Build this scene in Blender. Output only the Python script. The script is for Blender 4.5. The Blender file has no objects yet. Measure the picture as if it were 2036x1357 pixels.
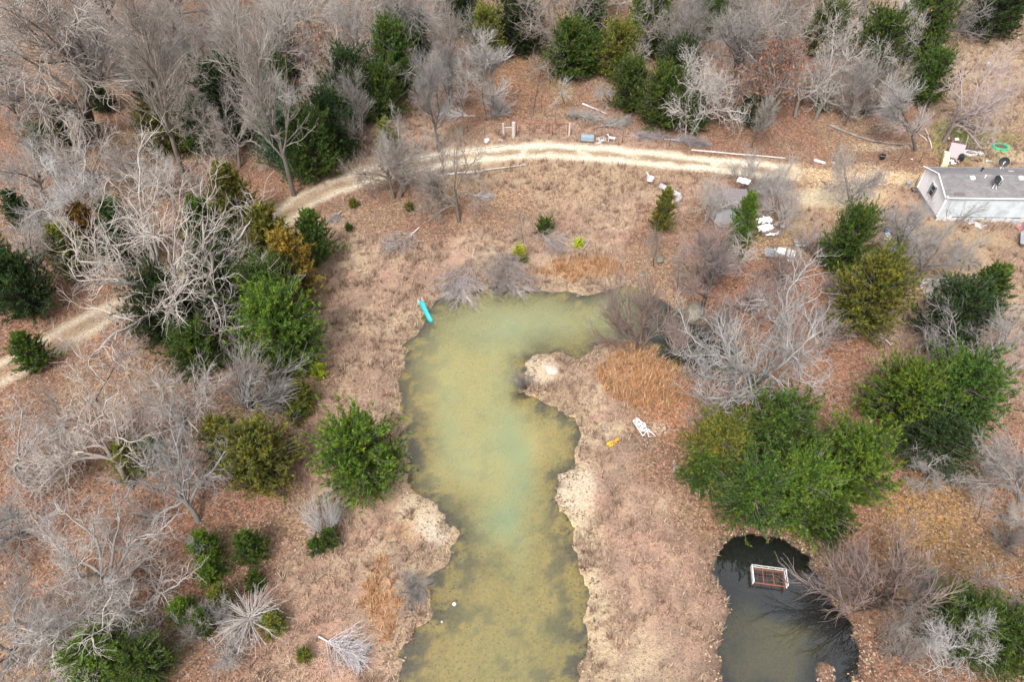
import bpy, math, random
import numpy as np
from mathutils import Vector, Matrix
R = math.radians
rnd = random.Random(7)
rg = np.random.default_rng(11)
S = bpy.context.scene
C = S.collection
# ------------------------------------------------------------------ camera, light, exposure
PITCH, CAMH, FOC = 47.0, 38.0, 1357.0
cd = bpy.data.cameras.new('camera'); cam = bpy.data.objects.new('camera', cd); C.objects.link(cam)
cd.sensor_width = 36; cd.lens = 36 * FOC / 2036; cd.clip_end = 4000; cd.clip_start = .5
cam.location = (0, 0, CAMH); cam.rotation_euler = (R(90 - PITCH), 0, 0); S.camera = cam
SUN_EL, SUN_AZ = 52, 205
w = bpy.data.worlds.new('World'); S.world = w; w.use_nodes = True
nt = w.node_tree; nt.nodes.clear()
o_ = nt.nodes.new('ShaderNodeOutputWorld'); b_ = nt.nodes.new('ShaderNodeBackground')
sk = nt.nodes.new('ShaderNodeTexSky'); sk.sky_type = 'NISHITA'; sk.sun_disc = False
sk.sun_elevation = R(SUN_EL); sk.sun_rotation = R(SUN_AZ); sk.dust_density = 3; sk.air_density = 1.2
hs = nt.nodes.new('ShaderNodeHueSaturation'); hs.inputs['Saturation'].default_value = .22   # a grey overcast veil
nt.links.new(sk.outputs[0], hs.inputs['Color']); # an overcast sky is brightest overhead
tcw = nt.nodes.new('ShaderNodeTexCoord'); sx = nt.nodes.new('ShaderNodeSeparateXYZ'); nt.links.new(tcw.outputs['Generated'], sx.inputs[0])
mr = nt.nodes.new('ShaderNodeMapRange'); nt.links.new(sx.outputs[2], mr.inputs[0]); mr.inputs[1].default_value = 0; mr.inputs[2].default_value = 1; mr.inputs[3].default_value = .5; mr.inputs[4].default_value = 1.6
mv = nt.nodes.new('ShaderNodeVectorMath'); mv.operation = 'SCALE'; nt.links.new(hs.outputs[0], mv.inputs[0]); nt.links.new(mr.outputs[0], mv.inputs['Scale'])
nt.links.new(mv.outputs[0], b_.inputs[0])
b_.inputs[1].default_value = .13; nt.links.new(b_.outputs[0], o_.inputs[0])
sl = bpy.data.lights.new('sun', 'SUN'); sl.energy = 1.5; sl.angle = R(12); sl.color = (1, .96, .9)
so = bpy.data.objects.new('sun', sl); C.objects.link(so); so.location = (0, -20, 60)
so.rotation_euler = (R(90 - SUN_EL), 0, R(180 - SUN_AZ) )
S.view_settings.view_transform = 'Standard'; S.view_settings.look = 'None'
S.view_settings.exposure = 1.02; S.view_settings.gamma = 1
S.cycles.max_bounces = 6; S.cycles.transparent_max_bounces = 12; S.cycles.use_denoising = True
# ------------------------------------------------------------------ picture <-> ground
_p = R(PITCH); FW = np.array([0, math.cos(_p), -math.sin(_p)]); UP = np.array([0, math.sin(_p), math.cos(_p)])
def G(px, py, z=0.0):                      # the point of the place at height z seen at photo pixel px, py
    d = FW + np.array([1, 0, 0]) * (px - 1018) / FOC - UP * (py - 678.5) / FOC
    return np.array([0, 0, CAMH]) + d * ((z - CAMH) / d[2])
def ppm(p): return FOC / (np.dot(np.asarray(p) - np.array([0, 0, CAMH]), FW))   # photo pixels per metre at p
def PX(x, y):
    zc = y * FW[1] + CAMH * math.sin(_p); zc = np.maximum(zc, 1)
    return 1018 + FOC * x / zc, 678.5 - FOC * (y * UP[1] - CAMH * UP[2]) / zc
def GX(pts, z=0): return np.array([G(a, b, z)[:2] for a, b in pts])
# ------------------------------------------------------------------ noise
LAT = rg.random((256, 256))
def vn(x, y):
    xi = np.floor(x).astype(int); yi = np.floor(y).astype(int); fx = x - xi; fy = y - yi
    fx = fx * fx * (3 - 2 * fx); fy = fy * fy * (3 - 2 * fy)
    a = LAT[xi & 255, yi & 255]; b = LAT[(xi + 1) & 255, yi & 255]; c = LAT[xi & 255, (yi + 1) & 255]; d = LAT[(xi + 1) & 255, (yi + 1) & 255]
    return (a * (1 - fx) + b * fx) * (1 - fy) + (c * (1 - fx) + d * fx) * fy
def fbm(x, y, s, o=4, off=0):
    t = 0; a = .5; n = 0
    for i in range(o):
        t = t + a * vn(x / s + off + 17.3 * i, y / s + off * 1.7 + 5.1 * i); n += a; a *= .55; s *= .48
    return t / n
def ss(a, b, x): t = np.clip((x - a) / (b - a), 0, 1); return t * t * (3 - 2 * t)
def sdf(poly, x, y):                        # positive inside
    shp = x.shape; x = x.ravel(); y = y.ravel(); best = np.full(x.shape, 1e9); ins = np.zeros(x.shape, bool)
    n = len(poly)
    for i in range(n):
        ax, ay = poly[i]; bx, by = poly[(i + 1) % n]; dx, dy = bx - ax, by - ay
        t = np.clip(((x - ax) * dx + (y - ay) * dy) / (dx * dx + dy * dy + 1e-9), 0, 1)
        best = np.minimum(best, (x - ax - t * dx) ** 2 + (y - ay - t * dy) ** 2)
        c = ((ay > y) != (by > y)) & (x < (bx - ax) * (y - ay) / (by - ay + 1e-12) + ax); ins ^= c
    return (np.sqrt(best) * np.where(ins, 1, -1)).reshape(shp)
def pathd(pts, x, y):
    best = np.full(x.shape, 1e9)
    for (ax, ay), (bx, by) in zip(pts[:-1], pts[1:]):
        dx, dy = bx - ax, by - ay
        t = np.clip(((x - ax) * dx + (y - ay) * dy) / (dx * dx + dy * dy), 0, 1)
        best = np.minimum(best, np.hypot(x - ax - t * dx, y - ay - t * dy))
    return best
def smooth(pts, k=4):
    pts = [np.array(p, float) for p in pts]; out = []
    for i in range(len(pts) - 1):
        p0 = pts[max(i - 1, 0)]; p1 = pts[i]; p2 = pts[i + 1]; p3 = pts[min(i + 2, len(pts) - 1)]
        for j in range(k):
            t = j / k
            out.append(.5 * (2 * p1 + (p2 - p0) * t + (2 * p0 - 5 * p1 + 4 * p2 - p3) * t * t + (3 * p1 - p0 - 3 * p2 + p3) * t ** 3))
    return out + [pts[-1]]
# ------------------------------------------------------------------ outlines
POND = GX([(858,612),(862,600),(880,588),(905,582),(935,574),(975,569),(1025,570),(1080,574),(1125,581),(1165,586),(1195,575),(1230,573),(1262,574),
 (1300,582),(1335,604),(1362,636),(1395,650),(1445,655),(1482,684),(1484,722),(1450,738),(1390,734),(1335,722),(1298,700),(1250,680),(1205,682),(1190,684),
 (1180,694),(1170,702),(1150,706),(1125,705),(1100,700),(1068,706),(1047,720),(1044,745),(1049,765),(1045,779),(1052,788),(1075,798),(1094,806),(1121,812),(1140,836),(1146,868),
 (1148,900),(1148,921),(1114,947),(1102,981),(1117,1014),(1137,1054),(1148,1091),(1161,1138),(1164,1188),(1169,1238),(1171,1281),(1156,1321),(1154,1357),(1150,1500),
 (800,1500),(793,1357),(793,1298),(803,1271),(820,1245),(847,1221),(856,1188),(856,1151),(867,1136),(890,1118),(903,1100),(909,1064),(902,1034),(882,1011),(856,991),
 (827,971),(816,950),(817,921),(812,880),(804,850),(797,815),(795,780),(799,735),(810,690),(828,655),(845,630)])
DPOND = GX([(1463,1068),(1450,1084),(1429,1118),(1426,1144),(1440,1188),(1450,1215),(1437,1258),(1421,1281),(1423,1305),(1436,1348),(1450,1420),(1700,1420),
 (1703,1357),(1710,1305),(1706,1278),(1692,1251),(1677,1232),(1660,1205),(1652,1165),(1625,1138),(1612,1111),(1572,1084),(1530,1067),(1500,1064)])
ISLET = G(1642, 1340)
ROAD = [tuple(q) for q in smooth([tuple(G(a, b)[:2]) for a, b in [(-120,800),(0,742),(60,712),(130,668),(200,632),(262,604),(330,562),(430,505),(520,460),(565,432),(620,395),
 (690,365),(760,343),(840,326),(920,314),(1010,305),(1090,300),(1180,305),(1260,312),(1350,322),(1430,330),(1500,336),(1570,344)]], 3)]
ROAD2 = [tuple(q) for q in smooth([tuple(G(a, b)[:2]) for a, b in [(1570,346),(1640,350),(1700,352),(1770,354),(1830,362)]], 3)]
# ------------------------------------------------------------------ terrain grid
xi = np.arange(-84, 84.01, .25)
xo = 84 + np.cumsum(np.geomspace(1, 400, 16)); xs = np.concatenate([-xo[::-1], xi, xo])
yi = [6.0]; 
while yi[-1] < 116: yi.append(yi[-1] + .19 + .0022 * (yi[-1] - 6))
yi = np.array(yi); yo = np.cumsum(np.geomspace(1, 400, 16)); ys = np.concatenate([6 - yo[::-1], yi, yi[-1] + yo])
X, Y = np.meshgrid(xs, ys)
def shore(x, y):
    n = (fbm(x, y, 1.6, 4, 3) - .5) * 1.5 + (fbm(x, y, .55, 2, 13) - .5) * .6
    ed = np.hypot((x - ISLET[0]) / .5, (y - ISLET[1]) / .6) - 1
    a = sdf(POND, x, y) + n
    b = np.minimum(sdf(DPOND, x, y) + n * .8, ed * 1.2 + n * .5)
    return a, b
def height(x, y, s):
    und = .35 * (fbm(x, y, 9, 3, 40) - .5) + .1 * (fbm(x, y, 1.3, 3, 9) - .5)
    do = np.maximum(-s, 0); di = np.maximum(s, 0)
    return np.where(s < 0, -.12 + .17 * (1 - np.exp(-do / .7)) + und * (1 - np.exp(-do / 2.5)), -.12 - np.minimum(.02 + .20 * di, .95))
SA, SB = shore(X, Y); SM = np.maximum(SA, SB); Z = height(X, Y, SM)
def H(x, y):
    a, b = shore(np.array([float(x)]), np.array([float(y)])); return float(height(np.array([float(x)]), np.array([float(y)]), np.maximum(a, b))[0])
def Gg(px, py, dz=0): q = G(px, py, 0); return Vector((q[0], q[1], H(q[0], q[1]) + dz))
U, V = PX(X, Y)
def ell(cx, cy, rx, ry, ang=0, soft=.45, nz=.5, u=None, v=None, x=None, y=None):
    u = U if u is None else u; v = V if v is None else v; x = X if x is None else x; y = Y if y is None else y
    a = R(ang); du = u - cx; dv = v - cy
    r = np.hypot((du * math.cos(a) + dv * math.sin(a)) / rx, (-du * math.sin(a) + dv * math.cos(a)) / ry)
    r = r + (fbm(x, y, 2.2, 4, cx * .01) - .5) * nz * 2
    return 1 - ss(1 - soft, 1 + soft * .4, r)
def mix(c, m, col): return c * (1 - m[..., None]) + np.array(col) * m[..., None]
N1 = fbm(X, Y, 6, 4, 1); N2 = fbm(X, Y, 1.2, 4, 2); N3 = fbm(X, Y, 2.6, 4, 8); N4 = fbm(X, Y, .6, 3, 5)
GRASS = (.40, .275, .20); LITTER = (.27, .16, .112); SAND = (.56, .47, .33); ORANGE = (.44, .215, .095)
def ground_zones(u, v, x, y, n1, n3):
    K = dict(u=u, v=v, x=x, y=y)
    m = np.zeros(u.shape)
    for e in [(200,300,560,330,0),(90,900,560,520,0),(640,60,620,190,0),(1000,150,200,120,0),(300,1150,260,330,0),(1560,220,330,130,0),
              (1640,320,300,60,0),(1820,1120,330,420,0),(1560,640,240,200,0),(1450,560,170,130,0),(1560,880,260,190,0),(1300,500,60,80,0),(1380,20,420,110,0),
              (860,420,210,60,0),(1420,1010,100,80,0),(1330,870,90,110,20),(480,1000,130,180,0),(1900,50,130,40,0),(1440,440,80,60,0)]:
        m = np.maximum(m, ell(*e[:4], ang=e[4], soft=.35, nz=.35, **K))
    return np.clip(m * (.75 + .5 * n1), 0, 1)
LM = ground_zones(U, V, X, Y, N1, N3)
col = np.zeros(X.shape + (3,)) + np.array(GRASS)
col = mix(col, ss(.4, .62, N1) * .55, (.40, .32, .22)); col = mix(col, ss(.5, .62, fbm(X, Y, 1.9, 4, 31)) * .5, (.27, .19, .15)); col = mix(col, ss(.52, .66, fbm(X, Y, 3.3, 4, 51)) * .6, (.50, .39, .27))
col = mix(col, ss(.45, .65, N3) * .5, (.42, .25, .19)); col = mix(col, ss(.5, .6, fbm(X, Y, .9, 3, 61)) * .45, (.23, .165, .13))
col = mix(col, LM, LITTER)
col = mix(col, LM * ss(.42, .6, N3) * .7, (.19, .13, .09))
col = mix(col, LM * ss(.45, .65, N1) * .6, (.31, .24, .16))
for e, c, k in [((1150,540,90,22,0,.6,.9),ORANGE,.55),((1265,745,85,75,0,.6,.9),ORANGE,.55),((1330,800,80,60),(.38,.2,.1),.7),((755,1190,36,90,0,.6,.9),ORANGE,.5),((815,1060,50,25),(.42,.24,.13),.6),
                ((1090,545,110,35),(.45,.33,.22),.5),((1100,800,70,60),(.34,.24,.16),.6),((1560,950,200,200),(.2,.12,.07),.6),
                ((1080,350,330,60),(.42,.31,.2),.7),((1960,180,120,130),(.40,.31,.2),.95),((1950,290,120,45),(.27,.25,.09),.8),((1905,262,60,30),(.17,.2,.05),.8),((1930,300,90,22),(.2,.22,.07),.7),
                ((1850,500,170,70),(.40,.29,.18),.9),((1560,470,90,60),(.36,.28,.15),.7),((1120,150,30,70),(.29,.25,.1),.6),((1700,390,110,45),(.5,.36,.22),.85),
                ((1660,390,90,22),SAND,.8),((1730,360,110,16),SAND,.75),((1640,395,50,12),SAND,.9),((1990,310,60,26),SAND,.55),((1960,120,60,22),(.5,.4,.25),.5),
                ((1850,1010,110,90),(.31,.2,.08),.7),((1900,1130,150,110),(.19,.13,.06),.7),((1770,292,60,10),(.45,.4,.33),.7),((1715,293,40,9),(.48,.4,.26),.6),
                ((250,400,120,60),(.36,.25,.14),.5),((90,130,110,90),(.36,.23,.14),.6),((110,330,80,70),(.38,.25,.15),.6),
                ((1000,160,70,90),(.36,.22,.12),.5),((1690,1010,60,120),(.36,.2,.12),.6),
                ((1560,640,220,150),(.33,.175,.11),.6),((1340,830,90,70),(.32,.17,.10),.6),((200,1080,200,160),(.30,.165,.11),.5),((855,1045,52,52,0,.5,.9),(.60,.52,.41),.85),((830,1010,50,40),(.55,.45,.32),.8),((1140,975,34,60,10,.7,1.0),(.60,.52,.41),.8),((1155,1060,24,80,0,.7,1.0),(.56,.46,.33),.7),((1190,870,45,30),(.5,.42,.3),.6),
                ((1235,855,30,24),(.48,.38,.26),.7),((1305,856,30,16),(.44,.37,.28),.75),((1265,880,60,24),(.2,.17,.13),.6),((1075,737,36,28,0,.6,.8),(.58,.48,.36),.9),
                ((1180,1150,26,110,0,.7,1.0),(.55,.45,.31),.75),((1195,1290,45,90,0,.7,1.0),(.5,.39,.26),.7),((800,930,20,60),(.5,.4,.27),.7),((1480,760,150,40),(.36,.19,.11),.5)]:
    col = mix(col, ell(*e) * k, c)
SHB = np.exp(-np.maximum(-SA, 0) / .55) * (SA < 0)                # pale gravelly rim of the pond
col = mix(col, SHB * .65 * ss(.3, .6, N2), (.47, .37, .23)); col = mix(col, SHB * .7 * ss(.52, .7, N4), (.15, .10, .07))
dkb = np.maximum(ell(1010, 560, 110, 22), ell(1390, 680, 150, 90)); col = mix(col, dkb * SHB * .8, (.09, .07, .06))
SHD = np.exp(-np.maximum(-SB, 0) / .5) * (SB < 0); col = mix(col, SHD * .8, (.07, .05, .04))
RD = pathd(ROAD, X, Y); RD2 = pathd(ROAD2, X, Y)
rn = (N2 - .5) * 1.3 + (N3 - .5) * 1.1
rut = np.exp(-((RD - .98 + rn * .35) / .42) ** 2 * 1.4); body = 1 - ss(1.2, 1.95, RD + rn * 1.25)
east = ss(560, 900, U)
ctr = (1 - ss(.15, .6, RD + rn * .3)) * ss(.38, .55, fbm(X, Y, 1.7, 3, 77))
col = mix(col, body * (.45 + .5 * east) * (1 - ctr * .85), (.50, .40, .28)); col = mix(col, rut * (.4 + .6 * east), (.70, .64, .51))
col = mix(col, body * east * ss(.4, .62, N2) * .75 * (1 - ctr), (.74, .67, .54)); col = mix(col, (1 - ss(.1, .5, RD + rn * .3)) * ss(.40, .52, fbm(X, Y, 1.4, 3, 78)) * .8, (.33, .24, .16))
col = mix(col, (1 - ss(.8, 2.6, RD2 + rn * 1.6)) * .75, (.55, .43, .28))
# pond beds
B1 = SA > 0; bed = np.zeros(col.shape) + np.array((.84, .64, .23))
bed = mix(bed, ss(.42, .66, N1) * .5, (.62, .54, .20))
lf = ss(.46, .52, N2 * .45 + N4 * .55) * np.exp(-np.maximum(SA, 0) / 1.5)
bed = mix(bed, lf * .95, (.095, .09, .105)); bed = mix(bed, ss(.56, .60, N4) * ss(.42, .58, N3) * .75, (.17, .17, .12))
bed = mix(bed, ss(.62, .70, N2) * ss(960, 1150, V) * .7, (.2, .2, .12))
for e, c, k in [((845,690,40,90),(.17,.17,.17),.75),((890,585,60,16),(.16,.16,.17),.8),((1150,585,60,10),(.2,.2,.17),.6),((1130,830,40,22),(.15,.15,.16),.7),((850,940,24,60),(.2,.2,.16),.6),
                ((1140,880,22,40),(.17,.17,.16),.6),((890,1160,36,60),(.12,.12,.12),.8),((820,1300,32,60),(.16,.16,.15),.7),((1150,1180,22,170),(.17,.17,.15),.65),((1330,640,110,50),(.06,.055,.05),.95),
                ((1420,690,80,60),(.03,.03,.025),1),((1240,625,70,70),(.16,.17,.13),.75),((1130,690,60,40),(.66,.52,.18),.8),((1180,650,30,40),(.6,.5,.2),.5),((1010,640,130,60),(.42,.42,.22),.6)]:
    bed = mix(bed, ell(*e, **({} if len(e) > 4 else dict(nz=.8))) * k * (1 if k > .9 or c[0] > .3 else .9 * ss(.44, .53, N2 * .4 + N4 * .6)), c)
bed = mix(bed, np.exp(-np.maximum(SA, 0) / .45) * .6 * (1 - ell(1380, 670, 140, 90)) * ss(.3, .5, N4), (.50, .41, .25))
bed2 = np.zeros(col.shape) + np.array((.05, .05, .048)); bed2 = mix(bed2, ell(1515, 1300, 90, 80, nz=.9) * .75, (.27, .23, .09)); bed2 = mix(bed2, ss(.55, .7, N2) * .5, (.09, .085, .075))
col = np.where((SA > 0)[..., None], bed, col); col = np.where((SB > 0)[..., None], bed2, col)
edge = np.exp(-np.abs(SM) / .12) * ss(.35, .6, N4); col = mix(col, edge * .35, (.12, .10, .08))
alpha = np.clip(LM * .9 + .15, 0, 1) * (1 - body * .8)
alpha = np.where(SM > 0, .0, alpha)
# ------------------------------------------------------------------ mesh helpers
def npmesh(name, verts, faces, mat=None, smooth=False, attrs=None):
    verts = np.asarray(verts, np.float32).reshape(-1, 3); faces = np.asarray(faces, np.int32); k = faces.shape[1]; n = len(faces)
    me = bpy.data.meshes.new(name); me.vertices.add(len(verts)); me.vertices.foreach_set('co', verts.ravel())
    me.loops.add(n * k); me.loops.foreach_set('vertex_index', faces.ravel()); me.polygons.add(n)
    me.polygons.foreach_set('loop_start', np.arange(n, dtype=np.int32) * k)
    if smooth: me.polygons.foreach_set('use_smooth', np.ones(n, bool))
    for an, (ty, dat) in (attrs or {}).items():
        a = me.attributes.new(an, ty, 'POINT'); a.data.foreach_set('color' if ty == 'FLOAT_COLOR' else 'value', np.asarray(dat, np.float32).ravel())
    me.update(calc_edges=True)
    if mat: me.materials.append(mat)
    return me
def link(name, me, parent=None, **kw):
    o = bpy.data.objects.new(name, me); C.objects.link(o)
    if parent is not None: o.parent = parent
    for k, v in kw.items(): o[k] = v
    return o
def tag(o, label, cat, group=None):
    o['label'] = label; o['category'] = cat
    if group: o['group'] = group
    return o
def root(name, loc, rz=0, label=None, cat=None, group=None):
    o = bpy.data.objects.new(name, None); C.objects.link(o); o.location = loc; o.rotation_euler = (0, 0, rz); o.empty_display_size = .3
    return tag(o, label, cat, group)
# ------------------------------------------------------------------ materials
def newmat(name):
    m = bpy.data.materials.new(name); m.use_nodes = True; n = m.node_tree; n.nodes.clear()
    out = n.nodes.new('ShaderNodeOutputMaterial'); return m, n, out
def N(n, t, **kw):
    a = n.nodes.new('ShaderNode' + t)
    for k, v in kw.items():
        if k.startswith('i_'):
            key = k[2:]; a.inputs[int(key) if key.isdigit() else key].default_value = v
        else: setattr(a, k, v)
    return a
def mathn(n, op, a, b=None, c=None):
    m = N(n, 'Math', operation=op)
    for i, v in enumerate((a, b, c)):
        if v is None: continue
        if isinstance(v, (int, float)): m.inputs[i].default_value = v
        else: n.links.new(v, m.inputs[i])
    return m.outputs[0]
def mixc(n, f, a, b, bt='MIX'):
    m = N(n, 'Mix', data_type='RGBA', blend_type=bt)
    for i, v in ((0, f), (6, a), (7, b)):
        if isinstance(v, (int, float)): m.inputs[i].default_value = v
        elif isinstance(v, tuple): m.inputs[i].default_value = (*v, 1) if len(v) == 3 else v
        else: n.links.new(v, m.inputs[i])
    return m.outputs[2]
def ramp(n, fac, stops):
    r = N(n, 'ValToRGB'); el = r.color_ramp.elements
    while len(el) < len(stops): el.new(.5)
    for e, (p, c) in zip(el, stops): e.position = p; e.color = (*c, 1)
    n.links.new(fac, r.inputs[0]); return r.outputs[0]
def plain(name, c, rough=.7, metal=0, var=.25, scale=6, dirt=None, spec=.3, bump=.0):
    m, n, out = newmat(name); b = N(n, 'BsdfPrincipled', i_Roughness=rough, i_Metallic=metal); b.inputs['Specular IOR Level'].default_value = spec
    tc = N(n, 'TexCoord'); nz = N(n, 'TexNoise', i_Scale=scale, i_Detail=6.0, i_Roughness=.65); n.links.new(tc.outputs['Object'], nz.inputs['Vector'])
    cc = mixc(n, nz.outputs[0], tuple(x * (1 - var) for x in c), tuple(min(x * (1 + var), .9) for x in c))
    if dirt:
        n2 = N(n, 'TexNoise', i_Scale=scale * .45, i_Detail=8.0, i_Roughness=.75); n.links.new(tc.outputs['Object'], n2.inputs['Vector'])
        f = ramp(n, n2.outputs[0], [(.48, (0, 0, 0)), (.68, (.8, .8, .8))]); cc = mixc(n, f, cc, dirt)
    n.links.new(cc, b.inputs['Base Color'])
    if bump:
        bp = N(n, 'Bump', i_Strength=bump, i_Distance=.05); n.links.new(nz.outputs[0], bp.inputs['Height']); n.links.new(bp.outputs[0], b.inputs['Normal'])
    n.links.new(b.outputs[0], out.inputs[0]); return m
def ground_mat():
    m, n, out = newmat('ground_cover'); b = N(n, 'BsdfPrincipled', i_Roughness=.95); b.inputs['Specular IOR Level'].default_value = .1
    at = N(n, 'Attribute', attribute_name='soil'); tc = N(n, 'TexCoord'); P = tc.outputs['Object']
    wp = N(n, 'TexNoise', i_Scale=1.7, i_Detail=3.0); n.links.new(P, wp.inputs['Vector'])
    add = N(n, 'VectorMath', operation='MULTIPLY_ADD'); n.links.new(wp.outputs['Color'], add.inputs[0]); add.inputs[1].default_value = (.5, .5, .5); n.links.new(P, add.inputs[2])
    v1 = N(n, 'TexVoronoi', i_Scale=7.5); v2 = N(n, 'TexVoronoi', i_Scale=15.0)
    for v in (v1, v2): n.links.new(add.outputs[0], v.inputs['Vector'])
    s1 = N(n, 'SeparateColor'); n.links.new(v1.outputs['Color'], s1.inputs[0]); s2 = N(n, 'SeparateColor'); n.links.new(v2.outputs['Color'], s2.inputs[0])
    nz = N(n, 'TexNoise', i_Scale=5.0, i_Detail=8.0, i_Roughness=.75); n.links.new(P, nz.inputs['Vector'])
    nf = N(n, 'TexNoise', i_Scale=22.0, i_Detail=5.0, i_Roughness=.8); n.links.new(P, nf.inputs['Vector'])
    al = at.outputs['Alpha']
    # brightness of single leaves and stems
    k = mathn(n, 'MULTIPLY_ADD', s1.outputs[0], .62, .70)
    k2 = mathn(n, 'MULTIPLY_ADD', s2.outputs[0], .50, .76)
    dry = ramp(n, nz.outputs[0], [(.32, (.46, .42, .40)), (.47, (.95, .95, .95)), (.60, (1.15, 1.13, 1.1)), (.72, (1.5, 1.46, 1.38))])
    fin = ramp(n, nf.outputs[0], [(.32, (.62, .6, .58)), (.52, (1, 1, 1)), (.7, (1.28, 1.26, 1.22))])
    c = mixc(n, 1.0, at.outputs['Color'], dry, 'MULTIPLY'); c = mixc(n, .85, c, fin, 'MULTIPLY')
    hue = ramp(n, s1.outputs[1], [(.0, (1.12, .84, .70)), (.45, (1, 1, 1)), (.75, (1.25, 1.2, 1.12)), (1, (.55, .55, .6))]); cl = mixc(n, 1.0, c, hue, 'MULTIPLY')
    kk = mathn(n, 'MULTIPLY', k, k2); vv = N(n, 'CombineColor'); [n.links.new(kk, vv.inputs[i]) for i in range(3)]
    cl = mixc(n, 1.0, cl, vv.outputs[0], 'MULTIPLY'); c = mixc(n, al, c, cl)
    # dark leaves and small stones thrown about, denser where the cover is loose
    v3 = N(n, 'TexVoronoi', i_Scale=5.2); n.links.new(add.outputs[0], v3.inputs['Vector']); s3 = N(n, 'SeparateColor'); n.links.new(v3.outputs['Color'], s3.inputs[0])
    d = mathn(n, 'MULTIPLY', mathn(n, 'LESS_THAN', v3.outputs['Distance'], .30), mathn(n, 'GREATER_THAN', mathn(n, 'ADD', s3.outputs[0], mathn(n, 'MULTIPLY', nz.outputs[0], .8)), 1.12))
    c = mixc(n, mathn(n, 'MULTIPLY', d, .62), c, (.11, .08, .06))
    n.links.new(c, b.inputs['Base Color'])
    hgt = mathn(n, 'ADD', mathn(n, 'MULTIPLY', nz.outputs[0], 1.4), mathn(n, 'MULTIPLY', v2.outputs['Distance'], .8)); hgt = mathn(n, 'ADD', hgt, mathn(n, 'MULTIPLY', nf.outputs[0], .6))
    bp = N(n, 'Bump', i_Strength=.65, i_Distance=.14); n.links.new(hgt, bp.inputs['Height']); n.links.new(bp.outputs[0], b.inputs['Normal'])
    n.links.new(b.outputs[0], out.inputs[0]); return m
def water_mat(name, ior=1.8):
    m, n, out = newmat(name); at = N(n, 'Attribute', attribute_name='murk')      # rgb: colour of the suspended silt, alpha: how cloudy
    tr = N(n, 'BsdfTransparent'); tr.inputs[0].default_value = (.95, .96, .90, 1); df = N(n, 'BsdfDiffuse'); n.links.new(at.outputs['Color'], df.inputs[0])
    m1 = N(n, 'MixShader'); n.links.new(at.outputs['Alpha'], m1.inputs[0]); n.links.new(tr.outputs[0], m1.inputs[1]); n.links.new(df.outputs[0], m1.inputs[2])
    gl = N(n, 'BsdfGlossy', i_Roughness=.03); fr = N(n, 'Fresnel', i_IOR=ior)
    nz = N(n, 'TexNoise', i_Scale=1.3, i_Detail=3.0); tc = N(n, 'TexCoord'); n.links.new(tc.outputs['Object'], nz.inputs['Vector'])
    bp = N(n, 'Bump', i_Strength=.02, i_Distance=.02); n.links.new(nz.outputs[0], bp.inputs['Height']); n.links.new(bp.outputs[0], gl.inputs['Normal'])
    m2 = N(n, 'MixShader'); n.links.new(fr.outputs[0], m2.inputs[0]); n.links.new(m1.outputs[0], m2.inputs[1]); n.links.new(gl.outputs[0], m2.inputs[2])
    n.links.new(m2.outputs[0], out.inputs[0]); return m
def bark_mat(name, dark, pale, lo=.35, hi=.62):
    m, n, out = newmat(name); b = N(n, 'BsdfPrincipled', i_Roughness=.9); b.inputs['Specular IOR Level'].default_value = .15
    tc = N(n, 'TexCoord'); nz = N(n, 'TexNoise', i_Scale=1.1, i_Detail=6.0, i_Roughness=.7); n.links.new(tc.outputs['Object'], nz.inputs['Vector'])
    oi = N(n, 'ObjectInfo'); f = mathn(n, 'ADD', nz.outputs[0], mathn(n, 'MULTIPLY', mathn(n, 'SUBTRACT', oi.outputs['Random'], .5), .22))
    c = ramp(n, f, [(lo, dark), (hi, pale)]); at = N(n, 'Attribute', attribute_name='thick'); mr = N(n, 'MapRange', i_1=.018, i_2=.13, i_3=0.0, i_4=.72); n.links.new(at.outputs['Fac'], mr.inputs[0]); c = mixc(n, mr.outputs[0], c, (.115, .10, .088)); c = mixc(n, 1.0, c, oi.outputs['Color'], 'MULTIPLY')
    n2 = N(n, 'TexNoise', i_Scale=9.0, i_Detail=4.0); n.links.new(tc.outputs['Object'], n2.inputs['Vector'])
    c = mixc(n, mathn(n, 'MULTIPLY', n2.outputs[0], .35), c, dark); n.links.new(c, b.inputs['Base Color'])
    n.links.new(b.outputs[0], out.inputs[0]); return m
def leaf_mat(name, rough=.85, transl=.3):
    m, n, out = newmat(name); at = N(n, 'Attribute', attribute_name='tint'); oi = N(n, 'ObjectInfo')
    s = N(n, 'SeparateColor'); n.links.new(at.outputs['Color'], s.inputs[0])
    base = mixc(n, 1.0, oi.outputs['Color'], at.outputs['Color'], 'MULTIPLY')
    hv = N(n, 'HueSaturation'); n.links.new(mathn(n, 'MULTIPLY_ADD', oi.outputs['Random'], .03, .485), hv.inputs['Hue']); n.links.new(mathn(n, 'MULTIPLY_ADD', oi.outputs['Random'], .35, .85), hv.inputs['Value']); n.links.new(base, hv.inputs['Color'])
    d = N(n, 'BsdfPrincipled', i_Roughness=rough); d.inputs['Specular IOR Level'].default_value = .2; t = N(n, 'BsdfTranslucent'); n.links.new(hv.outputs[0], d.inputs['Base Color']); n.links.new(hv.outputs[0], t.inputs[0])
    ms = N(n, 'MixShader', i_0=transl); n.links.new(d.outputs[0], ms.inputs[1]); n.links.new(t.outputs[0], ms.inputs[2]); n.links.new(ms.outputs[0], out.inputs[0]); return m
M_ground = ground_mat(); M_water = water_mat('pond_water'); M_dwater = water_mat('dark_pond_water', 1.9)
M_trunk = bark_mat('trunk_bark', (.10, .085, .075), (.30, .275, .25), .38, .68)
M_twig = bark_mat('twig_bark', (.17, .15, .135), (.44, .405, .38), .30, .60)
M_bleach = bark_mat('bleached_wood', (.30, .27, .26), (.55, .52, .52))
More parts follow.
